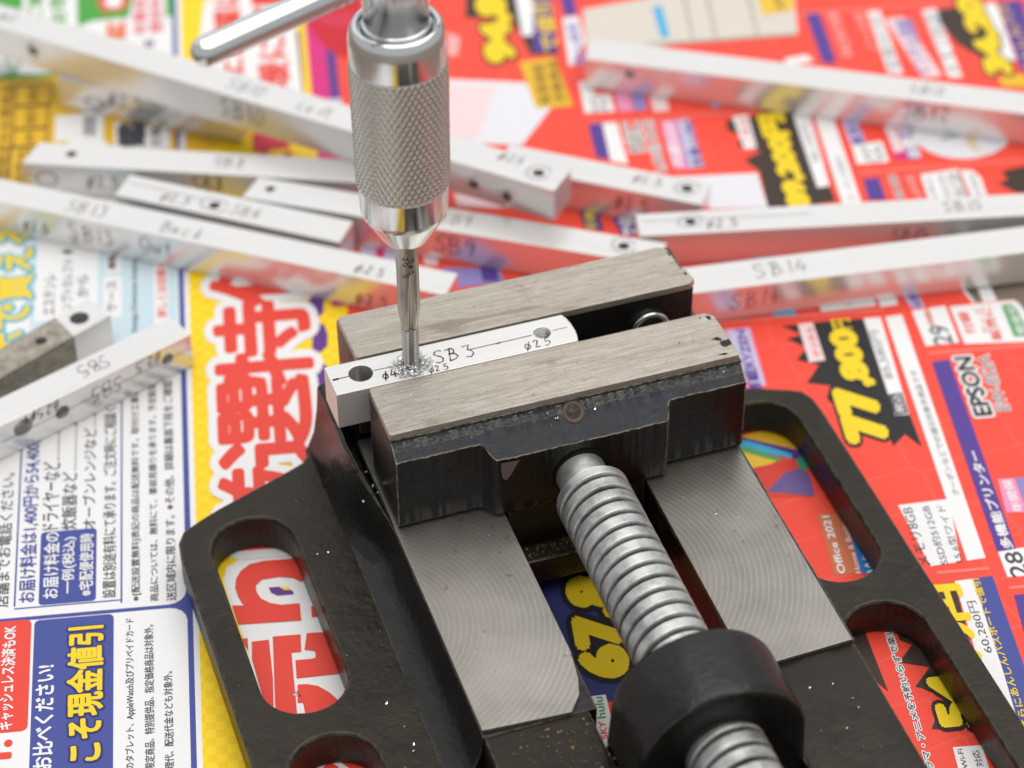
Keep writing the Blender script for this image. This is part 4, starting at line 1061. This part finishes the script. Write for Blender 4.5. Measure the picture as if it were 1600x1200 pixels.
# ------------------------------------------------------------------ handwriting (pen strokes) for the bars
def arc(cx, cy, rx, ry, a0, a1, n=10):
    return [(cx + rx * math.cos(R_(a0 + (a1 - a0) * k / n)), cy + ry * math.sin(R_(a0 + (a1 - a0) * k / n))) for k in range(n + 1)]
GL = {
 'S': [[(.58, .86), (.44, .99), (.22, .96), (.12, .78), (.24, .6), (.44, .46), (.54, .28), (.46, .08), (.26, 0), (.04, .12)]],
 'B': [[(.14, .98), (.1, 0)], [(.02, .95), (.36, 1), (.52, .85), (.44, .64), (.14, .54)], [(.14, .54), (.5, .46), (.6, .24), (.44, .04), (.06, 0)]],
 '0': [arc(.3, .5, .24, .48, 80, 440, 16)], '1': [[(.3, 1), (.26, 0)]], '2': [[(.08, .78), (.2, .97), (.42, .95), (.48, .74), (.3, .4), (.06, .06), (.56, .04)]],
 '3': [[(.06, .95), (.46, .98), (.28, .62), (.5, .5), (.5, .2), (.3, 0), (.04, .08)]], '4': [[(.36, 1), (.06, .36), (.6, .38)], [(.46, .7), (.38, -.02)]],
 '5': [[(.54, .98), (.16, .96), (.12, .56), (.4, .62), (.54, .38), (.44, .08), (.2, 0), (.04, .1)]], '6': [[(.46, .98), (.2, .7), (.08, .32), (.22, .02), (.46, .1), (.48, .36), (.3, .48), (.1, .34)]],
 '8': [[(.46, .9), (.26, 1), (.12, .82), (.3, .58), (.5, .3), (.4, .04), (.16, .04), (.08, .26), (.3, .56), (.48, .8), (.44, .94)]],
 '9': [[(.5, .8), (.3, .98), (.1, .8), (.2, .56), (.48, .64), (.52, .86), (.46, .4), (.36, -.02)]],
 'L': [[(.14, 1), (.1, .04), (.52, .04)]], 'e': [[(.1, .3), (.46, .36), (.4, .56), (.22, .6), (.08, .36), (.14, .06), (.34, 0), (.5, .12)]],
 'f': [[(.54, .9), (.4, 1), (.3, .86), (.26, -.1)], [(.08, .56), (.5, .6)]], 't': [[(.3, .95), (.26, .12), (.4, .0), (.52, .08)], [(.06, .62), (.52, .66)]],
 'a': [[(.46, .54), (.24, .6), (.08, .36), (.16, .06), (.36, .06), (.46, .5), (.46, .14), (.58, .02)]], 'c': [[(.5, .52), (.28, .6), (.1, .38), (.14, .1), (.34, 0), (.52, .1)]],
 'k': [[(.14, 1), (.1, 0)], [(.48, .6), (.12, .3), (.52, .02)]], 'O': [arc(.34, .5, .3, .44, 100, 455, 16)], 'u': [[(.1, .56), (.12, .12), (.3, .02), (.46, .2), (.48, .58), (.5, .04)]],
 'o': [arc(.28, .3, .2, .28, 90, 450, 12)], '@': [arc(.28, .4, .24, .32, 30, 390, 14), [(.5, .98), (.06, -.2)]], '.': [[(.12, .02), (.18, .06)]], '-': [[(0, .5), (.5, .52)]], ' ': []}
ADV = {'.': .3, '1': .45, 't': .5, 'f': .5}
def pen(parent, text, o, ex, ey, en, h, wid=0.22, seed=0, name='handwriting'):
    """Pen strokes on a flat face: origin o, writing direction ex, up ey, outward normal en (mm, local to parent)."""
    r = random.Random(seed + len(text))
    o, ex, ey, en = Vector(o), Vector(ex).normalized(), Vector(ey).normalized(), Vector(en).normalized()
    V, F = [], []
    x = 0.0
    for ch in text:
        for st in GL[ch]:
            jx, jy = r.uniform(-.03, .03), r.uniform(-.04, .04)
            sl = r.uniform(-.06, .12)
            pts = [Vector((x + (a + jx + b * sl + r.uniform(-.025, .025)) * h * 0.95, (b + jy + a * .08 + r.uniform(-.025, .025)) * h)) for a, b in st]
            dense = []
            for a, b in zip(pts[:-1], pts[1:]):
                for k in range(3): dense.append(a.lerp(b, k / 3))
            dense.append(pts[-1])
            n0 = len(V)
            for i, p in enumerate(dense):
                d = (dense[min(i + 1, len(dense) - 1)] - dense[max(i - 1, 0)])
                if d.length < 1e-6: d = Vector((1, 0))
                d.normalize()
                w = wid / 2 * r.uniform(0.55, 1.25)
                nrm = Vector((-d.y, d.x)) * w
                for s in (-1, 1):
                    q = p + nrm * s
                    V.append(tuple(o + ex * q.x + ey * q.y + en * 0.03))
            for i in range(len(dense) - 1):
                F.append((n0 + 2 * i, n0 + 2 * i + 1, n0 + 2 * i + 3, n0 + 2 * i + 2))
        x += (ADV.get(ch, .72) + r.uniform(-.05, .09)) * h
    return pyd(name, V, F, MAT['pen'], parent)
def pen_line(parent, a, b, en, wid=0.16, name='scribed_line'):
    a, b, en = Vector(a), Vector(b), Vector(en)
    d = (b - a).normalized()
    s = d.cross(en).normalized() * wid / 2
    up = en.normalized() * 0.03
    return pyd(name, [tuple(a + s + up), tuple(b + s + up), tuple(b - s + up), tuple(a - s + up)], [(0, 1, 2, 3)], MAT['pen'], parent)
def pen_ring(parent, cx, cy, z, r0, seed=0):
    r = random.Random(seed)
    V, F = [], []
    n = 22
    for k in range(n + 1):
        a = R_(20 + 330 * k / n)
        for s in (-.1, .1):
            rad = r0 * (1 + .12 * math.sin(2 * a + seed)) + s
            V.append((cx + rad * math.cos(a) * 1.2, cy + rad * math.sin(a), z + .03))
    for k in range(n): F.append((2 * k, 2 * k + 2, 2 * k + 3, 2 * k + 1))
    return pyd('pen_ring', V, F, MAT['pen'], parent)
TOP = ((1, 0, 0), (0, 1, 0), (0, 0, 1))
FRONT = ((1, 0, 0), (0, 0, 1), (0, -1, 0))
TOPI = ((-1, 0, 0), (0, -1, 0), (0, 0, 1))
FRONTI = ((-1, 0, 0), (0, 0, -1), (0, -1, 0))

# ------------------------------------------------------------------ bars lying on the flyer
def bar(x, y, ang, L, w, z0, label, holes=(), side_holes=(), mat=None, skew=0.0, h=8.0):
    """Square aluminium bar; holes drilled down from the top, side_holes drilled from the front."""
    b = empty('aluminium_bar', (x, y, z0 + 0.30), R_(ang))
    tag(b, label, 'metal bar', 'aluminium bars scattered on the flyer')
    mat = mat or MAT['alu']
    if side_holes and not holes:
        loops = [[(0, 0), (L, 0), (L, h), (0, h)]] + [circle(hx, hz, r, 20) for hx, hz, r in side_holes]
        xf = Matrix(((1, 0, 0, 0), (0, 0, -1, w * MM), (0, 1, 0, 0), (0, 0, 0, 1)))
        plate('body', loops, 0, w, 0.14, mat, b, xf)
    else:
        loops = [[(0, 0), (L, 0), (L + skew, w), (skew, w)]] + [circle(hx, hy, r, 20) for hx, hy, r in holes]
        plate('body', loops, 0, h, 0.14, mat, b)
        for hx, hy, r in holes: bore(b, hx, hy, h, r, h - .3)
    return b
def bore(parent, cx, cy, ztop, r, depth):
    n = 24
    V = [(cx + (r - .02) * math.cos(2 * math.pi * k / n), cy + (r - .02) * math.sin(2 * math.pi * k / n), z) for z in (ztop - .16, ztop - depth) for k in range(n)]
    o = pyd('bore_wall', V, [((k + 1) % n, k, n + k, n + (k + 1) % n) for k in range(n)], MAT['bore_wall'], parent, True)
    return o
def burr(parent, cx, cz, r, front=True, seed=0, w=0.0):   # ragged swarf ring round a dark hole disc on a side face
    rn = random.Random(seed)
    V, F = [], []
    for k in range(26):
        a = rn.uniform(0, 6.28)
        q = r * rn.uniform(0.8, 1.7)
        s = rn.uniform(.3, .8)
        b_ = rn.uniform(0, 6.28)
        n = len(V)
        c = (cx + q * math.cos(a), -0.05, cz + q * math.sin(a))
        V += [c, (c[0] + s * math.cos(b_), -rn.uniform(.1, .6), c[2] + s * math.sin(b_)), (c[0] + s * math.cos(b_ + 1.2), -rn.uniform(.0, .3), c[2] + s * math.sin(b_ + 1.2))]
        F += [(n, n + 1, n + 2)]
    o = pyd('swarf_ring', V, F, MAT['swarf'], parent)
    o['kind'] = 'stuff'
    return o

b = bar(-67.9, 128.7, -37.2, 123.4, 7.3, 0, 'long aluminium bar marked SB13 and Back on top, nearest one behind the tap')
pen(b, 'SB13', (38.4, 1.6, 8), *TOP, 3.6, .24, 1); pen(b, 'Back', (60.2, 1.2, 8), *TOP, 3.4, .24, 2); pen(b, '@2.5', (103.2, 1.4, 8), *TOP, 2.6, .3, 3)
pen(b, 'SB13', (40.0, 0, 2.2), *FRONT, 4.0, .3, 4); pen(b, 'Out', (56.5, 0, 3.0), *FRONT, 3.6, .3, 5); pen(b, '@2.5', (104.0, 0, 1.2), *FRONT, 2.8, .3, 6); pen(b, '@2.5', (29.5, 0, 2.0), *FRONT, 2.4, .34, 7)
b = bar(-25.0, 108.2, -37.6, 50.6, 7.4, 0, 'short aluminium bar marked SB6, lying against the back of the bar marked Back', holes=((21.2, 3.4, 1.2),))
pen(b, '@2.5', (9.6, 1.4, 8), *TOP, 2.6, .26, 8); pen_ring(b, 21.2, 3.4, 8, 2.3, 2); pen(b, 'SB6', (25.0, 1.8, 8), *TOP, 3.2, .24, 9); pen_line(b, (1, 4.8, 8), (18, 4.4, 8), (0, 0, 1), .12)
b = bar(-41.4, 125.7, -24.5, 80, 7.6, 0, 'aluminium bar marked SB8 with sawn end, lying on the yellow part of the flyer', holes=((9.8, 4.2, 1.1),), skew=2.0)
pen(b, 'SB8', (40.5, 2.6, 8), *TOP, 3.2, .26, 10); pen(b, '@2.5', (13.5, 0, 2.6), *FRONT, 3.0, .34, 11); pen(b, 'SB8', (36.0, 0, 3.4), *FRONT, 3.6, .34, 12)
V = [(5.0 + 2.4 * math.cos(R_(a)) * q, -.03, 4.2 + 1.9 * math.sin(R_(a)) * q) for a in range(0, 360, 15) for q in (.86, 1.0)]
pyd('pen_ring', V, [(2 * k, (2 * k + 2) % 48, (2 * k + 3) % 48, 2 * k + 1) for k in range(24)], MAT['pen'], b)
b = bar(-0.1, 98.8, -33.9, 88, 7.4, 0, 'aluminium bar marked SB9 running behind the tap wrench towards the fixed jaw', holes=((4.8, 4.2, 1.0), (80.8, 4.4, 1.2)), skew=1.2)
pen(b, 'SB9', (42.0, 2.2, 8), *TOP, 3.4, .26, 13); pen(b, 'SB9', (41.6, 0, 2.0), *FRONT, 4.4, .34, 14); pen_ring(b, 80.8, 4.4, 8, 2.2, 4)
b = bar(-58.7, 186.6, -45.0, 165.9, 8.0, 8.1, 'long aluminium bar marked SB10 and Left, raised across other bars behind the tap wrench', holes=((160.3, 4.2, 1.2),))
pen(b, 'SB10', (86.0, 2.2, 8), *TOP, 3.6, .24, 15); pen(b, 'Left', (103.6, 1.8, 8), *TOP, 3.4, .22, 16); pen(b, 'SB10', (86.0, 0, 2.2), *FRONT, 4.4, .32, 17); pen(b, '@2.5', (150.5, 4.8, 8), *TOP, 2.4, .26, 18); pen_ring(b, 160.3, 4.2, 8, 2.2, 5); pen(b, '@2', (27.0, 3.0, 8), *TOP, 2.6, .26, 19)
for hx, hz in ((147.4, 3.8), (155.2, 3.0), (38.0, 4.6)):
    lathe_o = lathe('hole_shade_disc', [(0.01, 0.02), (1.15, 0.02), (1.2, 0.0)], 0, 0, MAT['hole'], b, 20)  # flat dark disc on the face, painted shade in place of a bore
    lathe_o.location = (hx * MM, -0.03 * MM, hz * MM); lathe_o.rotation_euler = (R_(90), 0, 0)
    burr(b, hx, hz, 1.4, seed=int(hx))
b = bar(-28.2, 154.1, -36.4, 43.5, 7.6, 0, 'aluminium bar lying underneath the bar marked Left, sawn end towards the yellow print')
pen(b, '@2.5', (12.0, 0, 3.4), *FRONT, 3.4, .34, 20); pen_line(b, (1, 0, 3.6), (42, 0, 3.6), (0, -1, 0), .14)
V = [(8.6 + 2.3 * math.cos(R_(a)) * q, -.03, 3.2 + 1.8 * math.sin(R_(a)) * q) for a in range(0, 360, 15) for q in (.84, 1.0)]
pyd('pen_ring', V, [(2 * k, (2 * k + 2) % 48, (2 * k + 3) % 48, 2 * k + 1) for k in range(24)], MAT['pen'], b)
b = bar(54.0, 92.0, -37.5, 44.6, 7.6, 0, 'aluminium bar poking out from under the drilled end of the raised bar', holes=((40.2, 4.6, 1.2),))
pen(b, '@2.5', (28.6, 3.2, 8), *TOP, 2.6, .24, 21); pen_ring(b, 40.2, 4.6, 8, 2.1, 6); pen(b, '@2.5', (26.0, 0, 3.0), *FRONT, 3.2, .34, 22)
b = bar(73.6, 59.3, -14.2, 112, 7.3, 0, 'aluminium bar marked SB15, second behind the fixed jaw of the vise', holes=((11.0, 4.0, 1.1),))
pen(b, '@2.5', (14.0, 1.2, 8), *TOP, 2.8, .28, 23); pen(b, 'SB15', (63.6, 2.6, 8), *TOP, 3.2, .26, 24); pen_ring(b, 11.0, 4.0, 8, 2.0, 7); pen_line(b, (1, 4.6, 8), (36, 4.4, 8), (0, 0, 1), .12); pen(b, 'SB15', (52, 0, 3), *FRONT, 3.2, .3, 25)
b = bar(75.0, 39.0, -8.3, 115, 8.2, 0, 'aluminium bar marked SB14 on top and side, right behind the fixed jaw')
pen(b, 'SB14', (15.6, 2.2, 8), *TOP, 4.2, .24, 26); pen(b, 'SB14', (10.0, 0, 2.6), *FRONT, 3.8, .26, 27)
b = bar(84.8, 123.0, -31.7, 130, 8.0, 0, 'aluminium bar marked SB12, farthest back across the red print', side_holes=((10.2, 5.2, 1.2),))
pen(b, 'SB12', (72.0, 2.8, 8), *TOP, 3.0, .26, 28); pen(b, 'SB12', (71.0, 0, 3.0), *FRONT, 4.0, .36, 29)
b = bar(-84.0, 36.4, 19.6, 67.5, 7.0, 0, 'aluminium bar with SB5 written upside down and three side holes', side_holes=((38.1, 4.1, 1.5), (61.9, 4.6, 1.25), (29.6, 5.0, 2.0)))
pen(b, 'SB5', (51.2, 5.4, 8), *TOPI, 3.3, .26, 30); pen(b, 'SB5', (51.5, 0, 6.4), *FRONTI, 3.4, .26, 31); pen(b, '@2.5', (60.4, 0, 7.4), *FRONTI, 2.4, .26, 32); pen(b, '@2.5', (37.6, 0, 7.6), *FRONTI, 2.2, .28, 33); pen(b, '@4', (32.6, 0, 7.4), *FRONTI, 2.0, .34, 34); pen_line(b, (25, 0, 4.0), (67, 0, 4.7), (0, -1, 0), .14)
b = bar(-75.9, 49.7, 26.0, 46.6, 7.0, 0, 'grubby aluminium bar end with one large hole, partly coated grey, at the picture\'s left edge', holes=((41.7, 3.6, 1.9), (32.2, 3.4, 1.2)))
MAT['grime'] = None
def grime_mat():
    q = NT('grey_coating')
    f = q.noise(q.coord(), 420, 6, 0.7)
    c = q.ramp(f, [(0.3, lin(120, 112, 98)), (0.6, lin(170, 164, 152)), (0.8, lin(206, 202, 194))])
    q.set(Base_Color=c, Roughness=0.6, Metallic=0.35, Normal=q.bump(f, 0.6, 0.0003))
    return q.m
MAT['grime'] = grime_mat()
plate('coated_section', [[(-0.06, -0.06), (37.6, -0.06), (38.4, 7.06), (-0.06, 7.06)], circle(32.2, 3.4, 1.25, 20)], -0.04, 8.05, 0.1, MAT['grime'], b)

# ------------------------------------------------------------------ the bar in the vise
wb = empty('drilled_bar', (0, 0, 30.2))
tag(wb, 'small aluminium bar marked SB3 clamped between the vise jaws under the tap', 'metal bar')
endc = [(38.6, 0.05), (38.95, 1.4), (39.1, 3.0), (39.0, 5.0), (38.7, 6.6), (38.2, 7.8)]
body = plate('body', [[(-5.75, 0.05)] + endc + [(-5.85, 7.8)], circle(-0.2, 4.25, 2.12, 40), circle(8.9, 3.9, 1.46, 28), circle(33.3, 4.2, 1.5, 32)], 0, 7.78, 0.16, MAT['alu_work'], wb)
bore(wb, -0.2, 4.25, 7.78, 2.12, 7.4)
# thread in the finished hole, chamfer rings
helix('tapped_thread', (33.3, 4.2, 7.7), 'Z-', 7.0, lambda t: 1.28 + 0.2 * abs(t - .5) * 2, 0.5, 32, 8, MAT['swarf'], wb)
V, F = [], []
for o_ in wb.children:
    if o_.name.startswith('tapped_thread'):
        m_ = o_.data
        m_.flip_normals()
        bm = bmesh.new(); bm.from_mesh(m_)
        bmesh.ops.delete(bm, geom=[f for f in bm.faces if len(f.verts) > 8], context='FACES_ONLY')
        bm.to_mesh(m_); bm.free()
pen(wb, 'SB', (13.0, 2.2, 7.78), (1, -.02, 0), (0.05, 1, 0), (0, 0, 1), 3.3, .26, 41); pen(wb, '3', (18.6, 2.0, 7.78), (1, 0, 0), (0, 1, 0), (0, 0, 1), 3.2, .24, 42)
pen(wb, '@4', (3.2, 1.2, 7.78), *TOP, 2.0, .28, 43); pen(wb, '@2.5', (11.3, 0.3, 7.78), *TOP, 1.5, .22, 44); pen(wb, '@2.5', (29.2, 0.6, 7.78), *TOP, 2.0, .22, 45)
pen_line(wb, (-5.4, 4.1, 7.78), (-2.4, 4.1, 7.78), (0, 0, 1), .2); pen_line(wb, (-5.3, 4.05, 7.78), (-4.2, 4.1, 7.78), (0, 0, 1), .45); pen_line(wb, (2.2, 4.2, 7.78), (7.0, 4.0, 7.78), (0, 0, 1), .16); pen_line(wb, (19.4, 4.0, 7.78), (31.4, 4.1, 7.78), (0, 0, 1), .18); pen_line(wb, (35.2, 4.1, 7.78), (38.0, 4.15, 7.78), (0, 0, 1), .13); pen_line(wb, (24.6, 3.95, 7.78), (25.4, 4.05, 7.78), (0, 0, 1), .34)

# ------------------------------------------------------------------ tap and tap wrench
TX, TY = 8.9, 3.9
tap = empty('hand_tap', (0, 0, 0))
tag(tap, 'slim steel screw thread tap standing upright in the clamped bar', 'tap')
def flute(r, a, d):
    k = 3
    x = ((a + 0.55 + 0.02 * d) / (2 * math.pi) * k) % 1.0
    f = max(0.0, 1 - abs(x - 0.5) / 0.20)
    f = min(1.0, f * 1.7)
    return r * (1 - 0.46 * f)
helix('threaded_end', (TX, TY, 46.4), 'Z-', 15.5, lambda t: 1.13 + 0.39 * abs(t - .5) * 2, 0.55, 60, 10, MAT['hss'], tap, rfun=flute)
rows = []
for i in range(40):
    z = 47.2 + i * (67.5 - 47.2) / 39
    r = 1.44 + (2.0 - 1.44) * min(1, max(0, (z - 47.0) / 4.0))
    rows.append((r, z))
seg = 60
V, F = [], []
for r, z in [(1.44, 46.3)] + rows:
    fl = max(0.0, min(1.0, (62.0 - z) / 7.0)) * (1.0 if z < 50 else max(0.55, 1 - (z - 50) / 10))
    for k in range(seg):
        a = 2 * math.pi * k / seg
        q = r * (1 - fl) + flute(r, a, 46.4 - z) * fl if fl > 0 else r
        V.append((TX + q * math.cos(a), TY + q * math.sin(a), z))
for i in range(len(rows)):
    for k in range(seg):
        k2 = (k + 1) % seg
        F.append((i * seg + k, i * seg + k2, (i + 1) * seg + k2, (i + 1) * seg + k))
F.append(tuple(range(seg))[::-1]); F.append(tuple(len(rows) * seg + k for k in range(seg)))
pyd('shank', V, F, MAT['hss'], tap, True)

# size marking rolled into the shank, read along its length on the side towards the viewer
V, F = [], []
for txt, ang, z0 in (('30.5', -112, 63.4), ('5@3', -84, 62.8)):
    zz = z0
    for ch in txt:
        for st in GL[ch]:
            for (a0, b0), (a1, b1) in zip(st[:-1], st[1:]):
                n = len(V)
                for (a, b_) in ((a0, b0), (a1, b1)):
                    for w in (-.09, .09):
                        th = R_(ang) + (b_ - .5) * 1.5 / 2.0 * .55 + w * .45
                        V.append((TX + 2.025 * math.cos(th), TY + 2.025 * math.sin(th), zz - a * 1.5 + w))
                F.append((n, n + 1, n + 3, n + 2))
        zz -= 1.25
pyd('engraved_size', V, F, MAT['pen'], tap)

wrench = empty('tap_wrench', (0, 0, 0))
tag(wrench, 'chromed T-handle tap wrench with knurled sleeve held upright over the vise', 'tap wrench')
lathe('collet_nose', fillet_profile([(1.9, 66.0), (3.7, 66.2), (4.1, 66.7), (7.15, 72.0), (7.40, 72.9), (7.5, 77.9), (7.3, 78.1)], 0.25), TX, TY, MAT['chrome_t'], wrench)
# knurled sleeve: two crossing helices cut into the cylinder
NK, PITCH = 46, 1.95
seg, rws = 46 * 8, 180
V, F = [], []
for i in range(rws + 1):
    z = 78.0 + 24.0 * i / rws
    edge = min(1.0, min(z - 78.0, 102.0 - z) / 0.25)
    for k in range(seg):
        a = k / seg
        p, q = (a * NK + (z - 78) / PITCH) % 1.0, (a * NK - (z - 78) / PITCH) % 1.0
        hgt = min(1 - abs(2 * p - 1), 1 - abs(2 * q - 1))
        r = 7.62 + 0.34 * min(hgt, 0.8) / 0.8 * edge
        r *= 1 + 0.0012 * (z - 90)
        V.append((TX + r * math.cos(2 * math.pi * a), TY + r * math.sin(2 * math.pi * a), z))
for i in range(rws):
    for k in range(seg):
        k2 = (k + 1) % seg
        F.append((i * seg + k, i * seg + k2, (i + 1) * seg + k2, (i + 1) * seg + k))
pyd('knurled_sleeve', V, F, MAT['chrome_k'], wrench, True)
lathe('sleeve_collar', fillet_profile([(7.4, 101.8), (7.85, 102.0), (7.85, 106.4), (7.6, 107.9), (7.1, 108.9), (6.5, 109.2), (6.15, 108.8), (6.05, 107.6), (5.8, 107.4), (5.75, 108.3), (5.55, 109.1), (5.3, 109.3)], 0.35), TX, TY, MAT['chrome_t'], wrench)
lathe('spindle', fillet_profile([(5.25, 106.5), (5.25, 126), (4.6, 127.2), (0.02, 127.4)], 0.5), TX, TY, MAT['chrome_t'], wrench)
prof = [(2.3 * math.sin(R_(a)), 37.5 - 2.3 + 2.3 * math.cos(R_(a))) for a in (4, 15, 30, 45, 60, 75, 90)]
prof = [(r, -z) for r, z in prof] + [(r, z) for r, z in prof[::-1]]
hd = lathe('handle_rod', prof, 0, 0, MAT['chrome'], wrench, 48)
hd.location = (TX * MM, TY * MM, 119 * MM)
hd.rotation_euler = (0, R_(90), R_(21.3))

# ------------------------------------------------------------------ swarf
rn = random.Random(21)
def curl(V, F, c, rad, wid, turns, tilt, az, n=7, rise=0.3):
    m = Matrix.Rotation(az, 3, 'Z') @ Matrix.Rotation(tilt, 3, 'X')
    n0 = len(V)
    for i in range(n + 1):
        a = turns * 2 * math.pi * i / n
        for s in (-.5, .5):
            p = m @ Vector((rad * math.cos(a), rad * math.sin(a), s * wid + rise * i / n))
            V.append((c[0] + p.x, c[1] + p.y, max(c[2] + p.z, c[2] - 0.02)))
    for i in range(n): F.append((n0 + 2 * i, n0 + 2 * i + 1, n0 + 2 * i + 3, n0 + 2 * i + 2))
V, F = [], []
for k in range(260):
    a = rn.uniform(0, 6.28)
    d = 1.5 + abs(rn.gauss(0, 0.75))
    front = 1.25 if math.sin(a) < 0 else 0.9
    c = (TX + d * front * math.cos(a), TY + d * front * math.sin(a), 38.05 + rn.uniform(0, 0.55) * max(0.1, 1.8 - (d - 1.5)))
    curl(V, F, c, rn.uniform(.16, .6), rn.uniform(.12, .40), rn.uniform(.2, .8), rn.uniform(0, 3.1), rn.uniform(0, 6.28), 5, rn.uniform(0, .3))
sw = pyd('metal_chips', V, F, MAT['swarf'])
tag(sw, 'bright curled metal chips heaped round the foot of the tap', 'metal chips', kind='stuff')

V, F = [], []
def fleck(x, y, z, s):
    a, b_ = rn.uniform(0, 6.28), rn.uniform(0.05, 0.5)
    n = len(V)
    V.extend([(x, y, z + .02), (x + s * math.cos(a), y + s * math.sin(a), z + .02 + s * b_), (x + s * .7 * math.cos(a + 1.1), y + s * .7 * math.sin(a + 1.1), z + .05), (x + s * .3, y + s * .3, z + s * .5)])
    F.extend([(n, n + 1, n + 2), (n, n + 3, n + 1), (n + 1, n + 3, n + 2)])
def clear_of_slots(x, y):
    return not ((-31 < x < -15 and -43 < y < 7) or (-31 < x < -15 and y < -47.5) or (67 < x < 83 and -44 < y < 6) or (67 < x < 83 and y < -49.5))
for k in range(24):
    x, y = rn.uniform(-20, -6.5) if rn.random() < .6 else rn.uniform(-34, -6.5), rn.uniform(-60, 8)
    if clear_of_slots(x, y): fleck(x, y, 8.0 + (0.5 if x > -7.5 else 0), rn.choice([.12, .16, .2, .3, .45]))
for k in range(12):
    x, y = rn.uniform(66.5, 87), rn.uniform(-60, 5)
    if clear_of_slots(x, y): fleck(x, y, 8.0, rn.choice([.1, .14, .2, .3]))
for k in range(10): fleck(rn.uniform(0, 18), rn.uniform(-60, -17), 18.0, rn.choice([.1, .12, .16, .25]))
for k in range(30): fleck(rn.uniform(46, 62), -16.5 - abs(rn.gauss(0, 9)), 18.0, rn.choice([.08, .1, .12, .2]))
for k in range(14):
    t = rn.random(); fleck(rn.uniform(2, 62), -13.1 - 2.5 * t, 36.05 - 2.1 * t, rn.choice([.12, .18, .3]))
for x, s in ((29.5, .55), (36.5, .4), (14, .3)): fleck(x, -14.6, 34.85, s)
for k in range(7): fleck(rn.uniform(1, 62), rn.uniform(-12, -0.5), 37.9, rn.choice([.12, .18, .3]))
for k in range(6): fleck(rn.uniform(2, 62), rn.uniform(9, 20), 37.9, rn.choice([.12, .18, .28]))
for k in range(9): fleck(rn.uniform(46, 64), rn.uniform(-88, -66), 17.22, rn.choice([.12, .2, .3]))
for k in range(26): fleck(rn.uniform(-3.5, -0.6), rn.uniform(-6, 3), 18.6 - rn.random() * 2, rn.choice([.3, .4, .6]))
for x, y in ((-23.8, -31.2), (-24.1, -30.8), (-23.6, -30.6), (-23.4, -31.5)): fleck(x, y, 0.35, .5)
fl = pyd('metal_flecks', V, F, MAT['swarf'])
tag(fl, 'tiny bright metal flecks sprinkled over the vise', 'metal chips', kind='stuff')
V, F = [], []
for k in range(420):
    q = rn.random()
    if q < .45: fleck(rn.uniform(20, 44), -18.8 - abs(rn.gauss(0, 1.6)), 9.2, rn.uniform(.12, .34))
    elif q < .7: fleck(rn.uniform(46.5, 56), -16 - abs(rn.gauss(0, 2.4)), 18.0, rn.uniform(.08, .22))
    else: fleck(rn.uniform(2, 20), rn.uniform(-84, -66), 17.42, rn.uniform(.15, .5))
bd = pyd('brass_dust', V, F, MAT['brass'])
tag(bd, 'yellowish gritty dust along the screw and the casting end', 'dust', kind='stuff')
